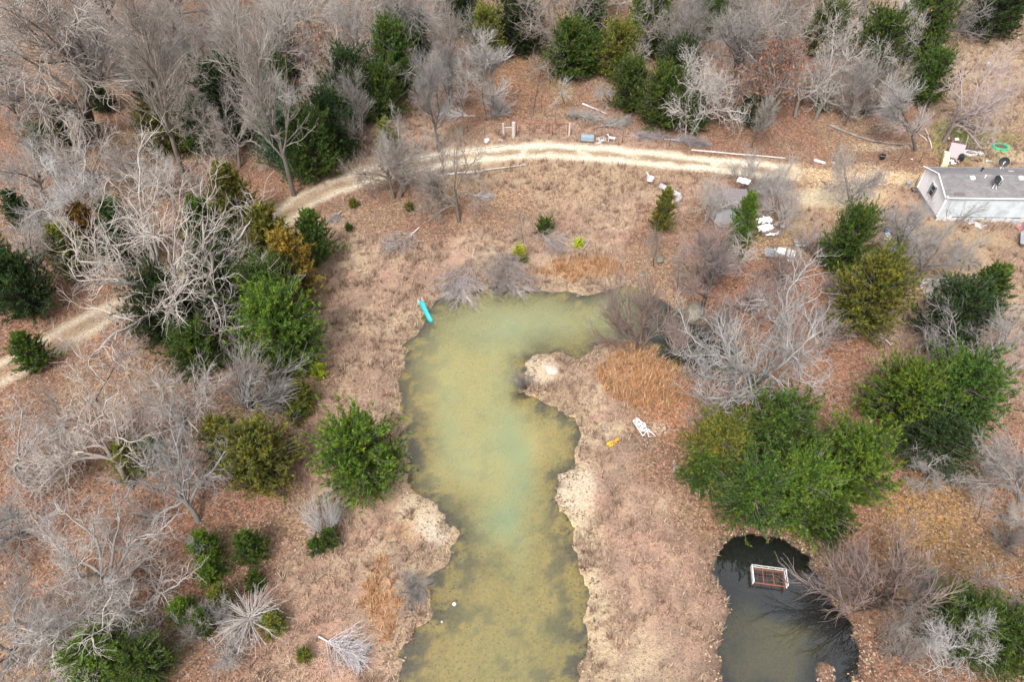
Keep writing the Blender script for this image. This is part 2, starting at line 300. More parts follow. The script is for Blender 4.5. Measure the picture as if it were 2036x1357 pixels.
M_log = bark_mat('log_bark', (.13, .11, .10), (.38, .34, .31))
M_needle = leaf_mat('cedar_needles'); M_leaf = leaf_mat('dry_oak_leaves', transl=.2); M_grass = leaf_mat('dry_grass_blades', transl=.2)
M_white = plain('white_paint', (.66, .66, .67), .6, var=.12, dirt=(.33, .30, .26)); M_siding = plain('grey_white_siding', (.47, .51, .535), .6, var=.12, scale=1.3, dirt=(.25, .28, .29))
M_end = plain('white_end_siding', (.80, .80, .84), .6, var=.06, scale=1.5, dirt=(.5, .5, .52)); M_trim = plain('white_trim', (.8, .8, .8), .5, var=.05)  # end wall colour brighter than the front: light on that side painted in
M_glass = plain('dark_window_glass', (.02, .025, .03), .08, spec=.6, var=.3); M_shut = plain('blue_grey_shutter', (.20, .24, .28), .6)
M_rust = plain('rusty_steel', (.25, .085, .05), .8, var=.5, scale=20); M_post = plain('weathered_post', (.5, .48, .44), .8, dirt=(.28, .25, .22)); M_tpost = plain('dark_fence_post', (.09, .07, .06), .8)
M_blue = plain('blue_grey_sheet_metal', (.26, .34, .40), .45, metal=.2, var=.3, scale=4, dirt=(.42, .5, .56)); M_black = plain('black_plastic', (.02, .022, .025), .5)
M_teal = plain('turquoise_plastic', (.03, .40, .44), .5, var=.12, scale=3, dirt=(.16, .42, .42)); M_yellow = plain('faded_yellow_plastic', (.62, .52, .22), .5); M_cream = plain('yellowed_enamel', (.72, .68, .42), .4, var=.1, dirt=(.5, .42, .2))
M_gold = plain('orange_yellow_plastic', (.72, .36, .03), .5, var=.3, scale=9); M_green = plain('bright_green_plastic', (.02, .46, .25), .4, var=.2); M_conc = plain('weathered_concrete', (.46, .44, .42), .9, var=.3, scale=2.2, dirt=(.62, .61, .60), bump=.4)
M_pink = plain('faded_pink_grey_board', (.36, .30, .31), .8, var=.2, scale=5); M_red = plain('faded_red_cloth', (.42, .17, .15), .8); M_cblue = plain('blue_tarp', (.05, .20, .38), .6, var=.4); M_greyb = plain('grey_boards', (.24, .26, .28), .8, var=.3, dirt=(.36, .37, .37))
M_rock = plain('mossy_rock', (.17, .155, .115), .95, var=.45, scale=2.6, dirt=(.27, .25, .2), bump=.8); M_shedw = plain('grey_metal_wall', (.40, .40, .42), .6, var=.1); M_brick = plain('brown_boards', (.2, .14, .11), .9, var=.4)
M_brown = plain('brown_rusted_metal', (.14, .07, .045), .8, var=.5)
def shingle_mat(name, c1, c2, rowh=.14, ln=.3):
    m, n, out = newmat(name); b = N(n, 'BsdfPrincipled', i_Roughness=.9); tc = N(n, 'TexCoord')
    br = N(n, 'TexBrick', i_Scale=1.0); br.inputs['Brick Width'].default_value = ln; br.inputs['Row Height'].default_value = rowh; br.inputs['Mortar Size'].default_value = .012
    br.inputs['Color1'].default_value = (*c1, 1); br.inputs['Color2'].default_value = (*c2, 1); br.inputs['Mortar'].default_value = (c1[0] * .5, c1[1] * .5, c1[2] * .5, 1)
    n.links.new(tc.outputs['Object'], br.inputs['Vector']); nz = N(n, 'TexNoise', i_Scale=.9, i_Detail=7.0, i_Roughness=.7); n.links.new(tc.outputs['Object'], nz.inputs['Vector'])
    c = mixc(n, 1.0, br.outputs[0], ramp(n, nz.outputs[0], [(.3, (.7, .7, .72)), (.55, (1, 1, 1)), (.75, (1.3, 1.22, 1.15))]), 'MULTIPLY')
    n.links.new(c, b.inputs['Base Color']); n.links.new(b.outputs[0], out.inputs[0]); return m
M_shing = shingle_mat('worn_shingles', (.175, .163, .165), (.225, .21, .21)); M_shedr = plain('brown_grey_ribbed_roof', (.19, .165, .17), .8, var=.3, scale=2)
# ------------------------------------------------------------------ ground and water
ny, nx = X.shape; idx = np.arange(nx * ny).reshape(ny, nx)
F = np.stack([idx[:-1, :-1], idx[:-1, 1:], idx[1:, 1:], idx[1:, :-1]], -1).reshape(-1, 4)
g = link('ground', npmesh('ground', np.stack([X, Y, Z], -1), F, M_ground, True, {'soil': ('FLOAT_COLOR', np.concatenate([col, alpha[..., None]], -1))}), kind='structure')
DEEP = np.zeros(X.shape)
for cx, cy, rx, ry, an, k in [(1025,660,55,60,0,.55),(1110,640,60,45,0,.35),(950,700,110,110,0,.25),(1010,860,42,130,-6,.75),(1040,900,28,90,-10,.7),(890,830,30,90,6,.55),(925,920,50,70,20,.5),(1000,1040,45,40,0,.8),(1025,980,30,80,10,.6),
        (990,1000,60,90,0,.5),(1035,1110,26,60,0,.4),(1240,625,60,60,0,.8),(1400,690,120,60,0,.5),(960,800,100,130,0,.3)]:
    ca, sa_ = math.cos(R(an)), math.sin(R(an)); du, dv = U - cx, V - cy
    DEEP = DEEP + k * .8 * np.exp(-(((du * ca + dv * sa_) / rx) ** 2 + ((-du * sa_ + dv * ca) / ry) ** 2) * 1.3) * (.55 + .9 * N3)
DEEP = 1 - np.exp(-DEEP * 1.15)
def water(name, s, murk, mat, lbl=None):
    m = (s > -.5); fm = m.ravel()[F].any(1); f = F[fm]; u, inv = np.unique(f, return_inverse=True)
    v = np.stack([X.ravel()[u], Y.ravel()[u], np.full(len(u), -.12)], -1)
    return link(name, npmesh(name, v, inv.reshape(-1, 4), mat, True, {'murk': ('FLOAT_COLOR', murk.reshape(-1, 4)[u])}), kind='structure')
dep = np.maximum(SA, 0) * .2; cl = np.clip((1 - np.exp(-np.minimum(dep, .6) * 1.9)) * (.36 + .22 * N3) * (1 - .45 * ss(900, 1150, V)) + DEEP * .45 * ss(.0, .25, dep), 0, .85)
mc = np.zeros(col.shape) + np.array((.54, .46, .18)); mc = mix(mc, ss(.4, .65, N1) * .5, (.40, .39, .17)); mc = mix(mc, ss(.5, .7, N2) * .3, (.33, .34, .16)); mc = mix(mc, np.clip(DEEP * 1.0, 0, 1), (.18, .27, .15)); mc = mix(mc, ell(1010, 630, 200, 70) * .35, (.32, .34, .19))
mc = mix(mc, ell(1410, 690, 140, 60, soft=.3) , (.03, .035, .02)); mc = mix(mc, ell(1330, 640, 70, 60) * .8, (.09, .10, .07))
water('pond_water', np.minimum(SA, 1e9), np.concatenate([mc, cl[..., None]], -1), M_water)
dep2 = np.clip(1 - np.exp(-np.maximum(SB, 0) * .5), 0, 1) * .35; mc2 = np.zeros(col.shape) + np.array((.055, .06, .058)); mc2 = mix(mc2, ell(1515, 1300, 90, 80, nz=.8) * .7, (.2, .18, .08))
water('dark_pond_water', SB, np.concatenate([mc2, dep2[..., None]], -1), M_dwater)
# ------------------------------------------------------------------ scattered grass, leaves
def scatter(n, x0=-74, x1=74, y0=9, y1=104):
    y = y0 + (y1 - y0) * rg.random(n) ** 1.0; x = x0 + (x1 - x0) * rg.random(n); u, v = PX(x, y); k = (u > -60) & (u < 2096) & (v > -40) & (v < 1400); return x[k], y[k], u[k], v[k]
def blades(name, x, y, z, n, ln, wd, tints, mat, spread=.9, flat=False):
    k = len(x) * n; bx = np.repeat(x, n) + rg.normal(0, .07, k); by = np.repeat(y, n) + rg.normal(0, .07, k); bz = np.repeat(z, n)
    a = rg.random(k) * 2 * np.pi; t = rg.random(k) * spread + .15; L = ln * (.6 + .8 * rg.random(k)); dx = np.cos(a) * np.sin(t) * L; dy = np.sin(a) * np.sin(t) * L; dz = np.cos(t) * L
    if flat: dz = np.abs(rg.normal(0, .25, k)) * L
    w2 = wd * (.6 + .8 * rg.random(k)) / 2; sx = -np.sin(a) * w2; sy = np.cos(a) * w2
    if flat:
        hz = rg.normal(0, .3, k) * wd
        v = np.stack([np.stack([bx - sx, by - sy, bz + .01 + np.abs(hz)], -1), np.stack([bx + sx, by + sy, bz + .02 + np.abs(hz)], -1), np.stack([bx + dx + sx, by + dy + sy, bz + .02 + dz], -1), np.stack([bx + dx - sx, by + dy - sy, bz + .01 + dz], -1)], 1)
    else:
        v = np.stack([np.stack([bx - sx, by - sy, bz - .02], -1), np.stack([bx + sx, by + sy, bz - .02], -1), np.stack([bx + dx, by + dy, bz + dz], -1)], 1)
    q = v.shape[1]; f = np.arange(k * q).reshape(k, q); tn = np.asarray(tints)[rg.integers(0, len(tints), k)] * (.75 + .5 * rg.random((k, 1)))
    o = link(name, npmesh(name, v.reshape(-1, 3), f, mat, False, {'tint': ('FLOAT_COLOR', np.repeat(np.concatenate([tn, np.ones((k, 1))], 1), q, 0))}), kind='stuff'); o.color = (1, 1, 1, 1); return o
x, y, u, v = scatter(170000); sa, sb = shore(x, y); s = np.maximum(sa, sb); lm = ground_zones(u, v, x, y, fbm(x, y, 6, 4, 1), 0); rd = np.minimum(pathd(ROAD, x, y), pathd(ROAD2, x, y) + .6)
hz = height(x, y, s); pal = ell(855, 1045, 60, 60, u=u, v=v, x=x, y=y) + ell(1150, 985, 45, 70, u=u, v=v, x=x, y=y) + ell(1075, 737, 40, 30, u=u, v=v, x=x, y=y) + ell(1660, 390, 120, 30, u=u, v=v, x=x, y=y)
orn = ell(1150, 540, 100, 24, u=u, v=v, x=x, y=y) + ell(1270, 750, 95, 80, u=u, v=v, x=x, y=y) + ell(755, 1190, 40, 95, u=u, v=v, x=x, y=y)
grn = ell(1925, 285, 90, 36, u=u, v=v, x=x, y=y); rr = rg.random(len(x)); patch = fbm(x, y, 2.5, 3, 66)
kg = (s < -.15) & (rd > 1.9) & (lm < .45) & (rr > pal * 1.2) & (patch > .34) & (orn < .4)
tx = dict(T=[(.46, .33, .23), (.40, .27, .19), (.33, .22, .16), (.52, .40, .28), (.30, .21, .17)])
for nm, k, n_, ln, wd, tt in (('dry_grass', kg, 5, .34, .05, tx['T']), ('orange_grass', (orn > .3) & (s < -.1), 9, .55, .055, [(.46, .22, .09), (.38, .17, .08), (.5, .32, .17), (.30, .16, .09), (.48, .36, .24)]),
                              ('green_grass', (grn > .4) & (s < -.1) & (rr > .3), 7, .2, .05, [(.14, .2, .05), (.22, .24, .08), (.3, .28, .12)])):
    blades(nm, x[k], y[k], hz[k], n_, ln, wd, tt, M_grass)
kt = kg & (fbm(x, y, 1.1, 3, 90) > .56) & (rg.random(len(x)) < .35)
blades('grass_tussocks', x[kt], y[kt], hz[kt], 13, .55, .06, [(.50, .39, .27), (.44, .32, .22), (.36, .25, .17), (.27, .2, .15)], M_grass)
kl = (s < -.1) & (rd > 1.7) & (lm > .3)
blades('leaf_litter', x[kl], y[kl], hz[kl], 4, .12, .09, [(.34, .185, .12), (.27, .15, .105), (.37, .25, .18), (.2, .12, .09), (.14, .1, .08), (.38, .29, .22)], M_leaf, flat=True)
ks = (sa > -1.1) & (sa < -.02) | (sb > -.7) & (sb < -.02)
blades('shore_leaves', x[ks], y[ks], hz[ks], 4, .12, .08, [(.38, .27, .17), (.44, .35, .23), (.2, .14, .1), (.13, .1, .08)], M_leaf, flat=True)
# ------------------------------------------------------------------ trees
def unit(a): return a / (np.linalg.norm(a, axis=-1, keepdims=True) + 1e-9)
def grow(r, P0, D0, L, r0, r1, nseg, wig, trop):
    n = len(P0); pts = [P0]; D = D0; L = np.broadcast_to(L, (n,))[:, None]
    for i in range(nseg):
        D = unit(D + r.normal(0, wig, (n, 3)) + np.array([0, 0, trop])); pts.append(pts[-1] + D * L / nseg)
    pts = np.stack(pts, 1); t = np.linspace(0, 1, nseg + 1)[None]; r0 = np.broadcast_to(r0, (n,))[:, None]; r1 = np.broadcast_to(r1, (n,))[:, None]
    return pts, r0 + (r1 - r0) * t
def kids(r, pts, rad, n, t0, t1, ang, jit=.25, end=True):
    m, S1, _ = pts.shape; t = t0 + (t1 - t0) * (np.arange(n)[None] + r.random((m, n))) / n
    if end: t[:, -1] = 1.0
    f = t * (S1 - 1); i = np.minimum(f.astype(int), S1 - 2); fr = (f - i)[..., None]; a = np.arange(m)[:, None]
    P = pts[a, i] * (1 - fr) + pts[a, i + 1] * fr; D = unit(pts[a, i + 1] - pts[a, i]); rr_ = rad[a, i] * (1 - fr[..., 0]) + rad[a, i + 1] * fr[..., 0]
    ref = unit(r.normal(0, 1, (m, n, 3))); side = unit(np.cross(D, ref)); an = ang + r.normal(0, jit, (m, n)); 
    if end: an[:, -1] *= .3
    D2 = D * np.cos(an)[..., None] + side * np.sin(an)[..., None]
    return P.reshape(-1, 3), D2.reshape(-1, 3), rr_.ravel(), t.ravel()
def tubes(pts, rad, sides):
    n, S1, _ = pts.shape; T = np.empty_like(pts); T[:, 1:-1] = pts[:, 2:] - pts[:, :-2]; T[:, 0] = pts[:, 1] - pts[:, 0]; T[:, -1] = pts[:, -1] - pts[:, -2]; T = unit(T)
    ref = np.where(np.abs(T[:, :1, 2:]) > .8, np.array([1., 0, 0]), np.array([0, 0, 1.])); Uv = unit(np.cross(T, ref)); Vv = np.cross(T, Uv)
    a = np.arange(sides) * 2 * np.pi / sides
    ring = pts[:, :, None] + rad[:, :, None, None] * (np.cos(a)[None, None, :, None] * Uv[:, :, None] + np.sin(a)[None, None, :, None] * Vv[:, :, None])
    id_ = np.arange(n * S1 * sides).reshape(n, S1, sides); nx_ = np.roll(id_, -1, 2)
    f = np.stack([id_[:, :-1], nx_[:, :-1], nx_[:, 1:], id_[:, 1:]], -1).reshape(-1, 4)
    return ring.reshape(-1, 3), f
def join(lst):
    vs, fs, o = [], [], 0
    for v, f in lst: vs.append(v); fs.append(f + o); o += len(v)
    return np.concatenate(vs), np.concatenate(fs)
def tri_leaves(r, P, size, tints, k=1):
    n = len(P); a = unit(r.normal(0, 1, (n, 3))); b = unit(np.cross(a, r.normal(0, 1, (n, 3)))); s = size * (.6 + .8 * r.random((n, 1)))
    v = np.stack([P - b * s * .35, P + a * s * .5 - b * s * .0 + b * s * .35, P + a * s, P + a * s * .5 - b * s * .45], 1)
    tn = np.asarray(tints)[r.integers(0, len(tints), n)] * (.7 + .6 * r.random((n, 1)))
    return v.reshape(-1, 3), np.arange(n * 4).reshape(n, 4), np.repeat(np.concatenate([tn, np.ones((n, 1))], 1), 4, 0)
def bare(seed, kind):
    r = np.random.default_rng(seed); up = np.array([[0, 0, 1.]])
    if kind in ('oak', 'wide'):
        nl = 8 if kind == 'oak' else 13
        tp, tr = grow(r, np.zeros((1, 3)), up, r.uniform(2.3, 3.3), .27, .19, 7, .09, .02)
        P, D, q, t = kids(r, tp, tr, nl, .5 if nl == 8 else .45, 1, 1.08 if nl == 8 else 1.2, .22); l1, r1 = grow(r, P, D, 5.2 * (.7 + .5 * r.random(nl)), q * .62, .055, 10, .16, .035)
        P, D, q, t = kids(r, l1, r1, 7 if nl == 8 else 6, .25, 1, .80, .25); l2, r2 = grow(r, P, D, (3.0 - 1.3 * t) * (.65 + .7 * r.random(len(P))), np.minimum(q * .75, .052), .024, 7, .24, .03)
        P, D, q, t = kids(r, l2, r2, 6 if nl == 8 else 5, .2, 1, .8, .3); l3, r3 = grow(r, P, D, (1.5 - .5 * t) * (.6 + .8 * r.random(len(P))), np.minimum(q * .7, .026), .015, 5, .30, .05)
        P, D, q, t = kids(r, l3, r3, 4, .2, 1, .8, .3); l4, r4 = grow(r, P, D, (.72 - .2 * t) * (.6 + .8 * r.random(len(P))), .013, .009, 3, .32, .08)
        P, D, q, t = kids(r, l4, r4, 3, .3, 1, .75, .3); l5, r5 = grow(r, P, D, .36 * (.5 + r.random(len(P))), .008, .0055, 1, .2, .1)
        tr_m = [(tp, tr, 8)]; cr = [(l1, r1, 6), (l2, r2, 5), (l3, r3, 4), (l4, r4, 3), (l5, r5, 3)]
    elif kind == 'fine':
        tp, tr = grow(r, np.zeros((1, 3)), up, 8.2, .17, .03, 12, .06, .05)
        P, D, q, t = kids(r, tp, tr, 16, .25, 1, .62, .15); l1, r1 = grow(r, P, D, (4.2 - 2.6 * t) * (.8 + .4 * r.random(16)), np.minimum(q * .6, .075), .028, 8, .10, .09)
        P, D, q, t = kids(r, l1, r1, 9, .15, 1, .62, .2); l2, r2 = grow(r, P, D, (1.9 - .9 * t) * (.7 + .6 * r.random(len(P))), np.minimum(q * .6, .025), .013, 6, .12, .08)
        P, D, q, t = kids(r, l2, r2, 5, .15, 1, .6, .2); l3, r3 = grow(r, P, D, (.95 - .4 * t) * (.7 + .6 * r.random(len(P))), .014, .010, 3, .15, .08)
        P, D, q, t = kids(r, l3, r3, 3, .2, 1, .6, .2); l4, r4 = grow(r, P, D, .42 * (.5 + r.random(len(P))), .008, .005, 1, .2, .1)
        tr_m = [(tp, tr, 7), (l1, r1, 5)]; cr = [(l2, r2, 4), (l3, r3, 3), (l4, r4, 3)]; l5 = l4
    elif kind == 'shrub':
        n = 14; a = r.random(n) * 6.28; tl = .25 + .75 * r.random(n); D = np.stack([np.cos(a) * np.sin(tl), np.sin(a) * np.sin(tl), np.cos(tl)], -1)
        tp, tr = grow(r, r.normal(0, .15, (n, 3)) * [1, 1, 0], D, 3.0 * (.7 + .5 * r.random(n)), .05, .018, 8, .10, .05)
        P, D, q, t = kids(r, tp, tr, 8, .2, 1, .5, .2); l1, r1 = grow(r, P, D, (1.5 - .7 * t) * (.7 + .6 * r.random(len(P))), np.minimum(q * .7, .022), .012, 6, .12, .06)
        P, D, q, t = kids(r, l1, r1, 5, .15, 1, .5, .2); l3, r3 = grow(r, P, D, (.8 - .3 * t) * (.7 + .6 * r.random(len(P))), .013, .009, 3, .15, .08)
        P, D, q, t = kids(r, l3, r3, 2, .2, 1, .5, .2); l5, r5 = grow(r, P, D, .36 * (.5 + r.random(len(P))), .008, .005, 1, .2, .1)
        tr_m = [(tp, tr, 5)]; cr = [(l1, r1, 4), (l3, r3, 3), (l5, r5, 3)]
    elif kind == 'sapling':
        tp, tr = grow(r, np.zeros((1, 3)), up, 4.6, .055, .012, 9, .07, .04)
        P, D, q, t = kids(r, tp, tr, 14, .3, 1, .8, .2); l1, r1 = grow(r, P, D, (1.7 - 1.0 * t) * (.7 + .6 * r.random(len(P))), np.minimum(q * .6, .022), .010, 6, .16, .05)
        P, D, q, t = kids(r, l1, r1, 7, .2, 1, .7, .2); l2, r2 = grow(r, P, D, .62 * (.6 + .7 * r.random(len(P))), .011, .007, 3, .2, .06)
        P, D, q, t = kids(r, l2, r2, 4, .2, 1, .7, .2); l5, r5 = grow(r, P, D, .28 * (.6 + .7 * r.random(len(P))), .008, .005, 1, .2, .06)
        tr_m = [(tp, tr, 6)]; cr = [(l1, r1, 3), (l2, r2, 3), (l5, r5, 3)]
    elif kind == 'spikes':                          # a dead top whose straight bleached sticks fan out
        n = 130; a = r.random(n) * 6.28; tl = np.abs(r.normal(.95, .4, n)); D = np.stack([np.cos(a) * np.sin(tl), np.sin(a) * np.sin(tl), np.abs(np.cos(tl))], -1)
        tp, tr = grow(r, np.array([[0, 0, .05]]), up, 1.3, .09, .05, 4, .1, 0)
        P = tp[0][r.integers(0, 5, n)]; l1, r1 = grow(r, P, D, 2.2 * (.5 + .7 * r.random(n)), .026, .009, 8, .07, -.06)
        P, D, q, t = kids(r, l1, r1, 4, .4, 1, .5, .2, end=False); l5, r5 = grow(r, P, D, .5 * (.5 + r.random(len(P))), .011, .006, 3, .15, -.02)
        tr_m = [(tp, tr, 7)]; cr = [(l1, r1, 4), (l5, r5, 3)]
    def mk(parts, nm, mat): v, f = join([tubes(p, q, s) for p, q, s in parts]); th = np.concatenate([np.repeat(q.ravel(), s) for p, q, s in parts]); return npmesh(nm, v, f, mat, True, {'thick': ('FLOAT', th)}), v
    mt, v1 = mk(tr_m, 'trunk', M_trunk); mcw, v2 = mk(cr, 'crown', M_twig)
    rad = np.hypot(v2[:, 0], v2[:, 1]); tips = l5[:, -1]
    return dict(trunk=mt, crown=mcw, R=np.percentile(rad, 93), z=np.median(v2[:, 2]), H=v2[:, 2].max(), tips=tips, kind=kind)
def cedar(seed, Rr, Hh, nb, kind):
    r = np.random.default_rng(seed); tp, tr = grow(r, np.zeros((1, 3)), np.array([[0, 0, 1.]]), Hh * .93, .05 * Rr, .02, 8, .03, .03)
    t = (np.arange(nb) + r.random(nb)) / nb; t = .04 + .94 * t ** 1.15; a = np.arange(nb) * 2.399 + r.normal(0, .5, nb)
    prof = np.sin(np.clip(1 - t, 0, 1) ** .75 * 1.75) ** .8 if kind != 'cone' else (1 - t) ** .8 * 1.02 + .05
    lump = .80 + .34 * (np.sin(a * 3 + seed) * np.sin(t * 9 + seed * 2)) + r.normal(0, .06, nb)
    L = Rr * prof * np.clip(lump, .4, 1.3) + .12; el = .25 + .75 * t + r.normal(0, .12, nb)
    D = np.stack([np.cos(a) * np.cos(el), np.sin(a) * np.cos(el), np.sin(el)], -1); f_ = t * 8 * .93; i = np.minimum(f_.astype(int), 7)
    P = tp[0][i] * (1 - (f_ - i)[:, None]) + tp[0][i + 1] * (f_ - i)[:, None]
    b, br = grow(r, P, D, L / np.maximum(np.cos(el), .55), .022 * Rr, .008, 6, .10, .02)
    k = 9; Pc, Dc, q, tt = kids(r, b, br, k, .30, 1, .75, .3); sh = .17 * Rr ** .5
    b2, br2 = grow(r, Pc, Dc, sh * (1.5 - .4 * tt) * (.7 + .6 * r.random(len(Pc))), .010, .005, 3, .2, .12)
    m = 20; Pn, Dn, q, t3 = kids(r, b2, br2, m, .0, 1, .85, .35); n = len(Pn)
    Dn = unit(Dn + np.array([0, 0, .18])); ln = (.135 * Rr ** .28) * (.6 + .8 * r.random((n, 1))); sd = unit(np.cross(Dn, r.normal(0, 1, (n, 3)))); wd = ln * .14
    v = np.stack([Pn - sd * wd, Pn + sd * wd, Pn + Dn * ln], 1).reshape(-1, 3)
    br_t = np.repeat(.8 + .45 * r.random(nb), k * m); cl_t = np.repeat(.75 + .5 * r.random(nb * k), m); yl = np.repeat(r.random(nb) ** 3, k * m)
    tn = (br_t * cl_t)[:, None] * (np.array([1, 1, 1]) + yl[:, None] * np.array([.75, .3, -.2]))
    tn = tn * (.55 + .95 * t3[:, None] * (tt.repeat(m)[:, None])); tn = np.clip(tn * (.8 + .4 * r.random((n, 1))), .2, 2.5)  # lit tips and dark inner gaps painted into the needle tint
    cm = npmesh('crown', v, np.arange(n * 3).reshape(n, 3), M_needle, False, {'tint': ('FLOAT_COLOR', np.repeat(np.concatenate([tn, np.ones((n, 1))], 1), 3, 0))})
    tv, tf = join([tubes(tp, tr, 7), tubes(b, br, 3)]); tm = npmesh('trunk', tv, tf, M_trunk, True)
    return dict(trunk=tm, crown=cm, R=Rr * .95, H=Hh, z=Hh * .42, kind='cedar')
OAK = [bare(100 + i, 'oak') for i in range(7)]; FINE = [bare(200 + i, 'fine') for i in range(3)]; SHR = [bare(300 + i, 'shrub') for i in range(3)]; SAP = [bare(400 + i, 'sapling') for i in range(4)]; SPK = [bare(500, 'spikes')]
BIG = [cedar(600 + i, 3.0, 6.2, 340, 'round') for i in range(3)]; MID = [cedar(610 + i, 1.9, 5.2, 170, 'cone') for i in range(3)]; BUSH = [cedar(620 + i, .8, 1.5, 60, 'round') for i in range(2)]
WIDE = [bare(150 + i, 'wide') for i in range(2)]
LIB = dict(wide=WIDE, oak=OAK, fine=FINE, shrub=SHR, sapling=SAP, spikes=SPK, big=BIG, mid=MID, bush=BUSH)
GREY = (1, 1, 1); PINK = (1.05, .88, .86); PALE = (1.17, 1.16, 1.15); DARK = (.62, .58, .54)
leafcache = {}
def leafmesh(pr, seed, size=.2, n=5000):
    key = (id(pr['crown']), seed, n)
    if key not in leafcache:
        r = np.random.default_rng(seed); P = pr['tips'][r.integers(0, len(pr['tips']), n)] + r.normal(0, .16, (n, 3)); P = P[P[:, 2] < np.percentile(P[:, 2], 85)]
        v, f, t = tri_leaves(r, P, size, [(.36, .18, .09), (.28, .14, .08), (.42, .25, .14), (.2, .11, .07)]); leafcache[key] = npmesh('leaves', v, f, M_leaf, False, {'tint': ('FLOAT_COLOR', t)})
    return leafcache[key]
def plant(kind, var, cx, cy, hw, label, cat, tint=GREY, base=None, hz=1.0, rz=None, leaves=None, name=None, group=None):
    """cx, cy: photo pixel of the crown's middle; hw: half its width in photo pixels; base: photo pixel of the foot if seen"""
    pr = LIB[kind][var % len(LIB[kind])]; s = hw / ppm(G(cx, cy, 3)) / pr['R']
    for _ in range(3):
        zc = pr['z'] * s * hz; q = G(cx, cy, zc); s = hw / ppm(q) / pr['R']
    if base:                                        # a foot and a crown seen in the photo give the height
        b = G(*base); zz = 1.0
        while zz < 13 and 678.5 - FOC * (b[1] * UP[1] + (zz - CAMH) * UP[2]) / (b[1] * FW[1] - (zz - CAMH) * math.sin(_p)) > cy: zz += .1
        s = hw / ppm((b[0], b[1], zz)) / pr['R']; hz = min(max(zz / (pr['z'] * s), .65), 1.35); q = G(cx, cy, pr['z'] * s * hz)
    zc = pr['z'] * s * hz
    b = G(*base) if base else q; lean = np.array([q[0] - b[0], q[1] - b[1]]); d = np.linalg.norm(lean); tilt = min(math.atan2(d, zc), R(38))
    o = root(name or {'oak': 'bare_oak', 'wide': 'bare_oak', 'fine': 'bare_tree', 'shrub': 'bare_shrub', 'sapling': 'sapling', 'spikes': 'dead_treetop', 'big': 'cedar_tree', 'mid': 'cedar_tree', 'bush': 'cedar_bush'}[kind], (b[0], b[1], H(b[0], b[1]) - .05), 0, label, cat, group)
    rz = rnd.uniform(0, 6.28) if rz is None else rz; M = Matrix.Rotation(rz, 4, 'Z')
    if d > .05 and tilt > .01: M = Matrix.Rotation(tilt, 4, Vector((-lean[1] / d, lean[0] / d, 0))) @ M
    o.matrix_world = Matrix.Translation(o.location) @ M @ Matrix.Diagonal((s, s, s * hz, 1))
    jv = rnd.uniform(.78, 1.12) if tint is not PALE else rnd.uniform(.97, 1.12); jw = rnd.uniform(-.05, .05)
    if pr['kind'] != 'cedar': tint = (tint[0] * jv * (1 + jw), tint[1] * jv, tint[2] * jv * (1 - jw))
    for nm in ('trunk', 'crown'):
        c = link(nm, pr[nm], o); c.color = (*tint, 1) if (nm == 'crown' or pr['kind'] != 'cedar') else (1, 1, 1, 1)
    if leaves: c = link('leaves', leafmesh(pr, leaves[0], leaves[1], leaves[2]), o); c.color = (1, 1, 1, 1)
    return o
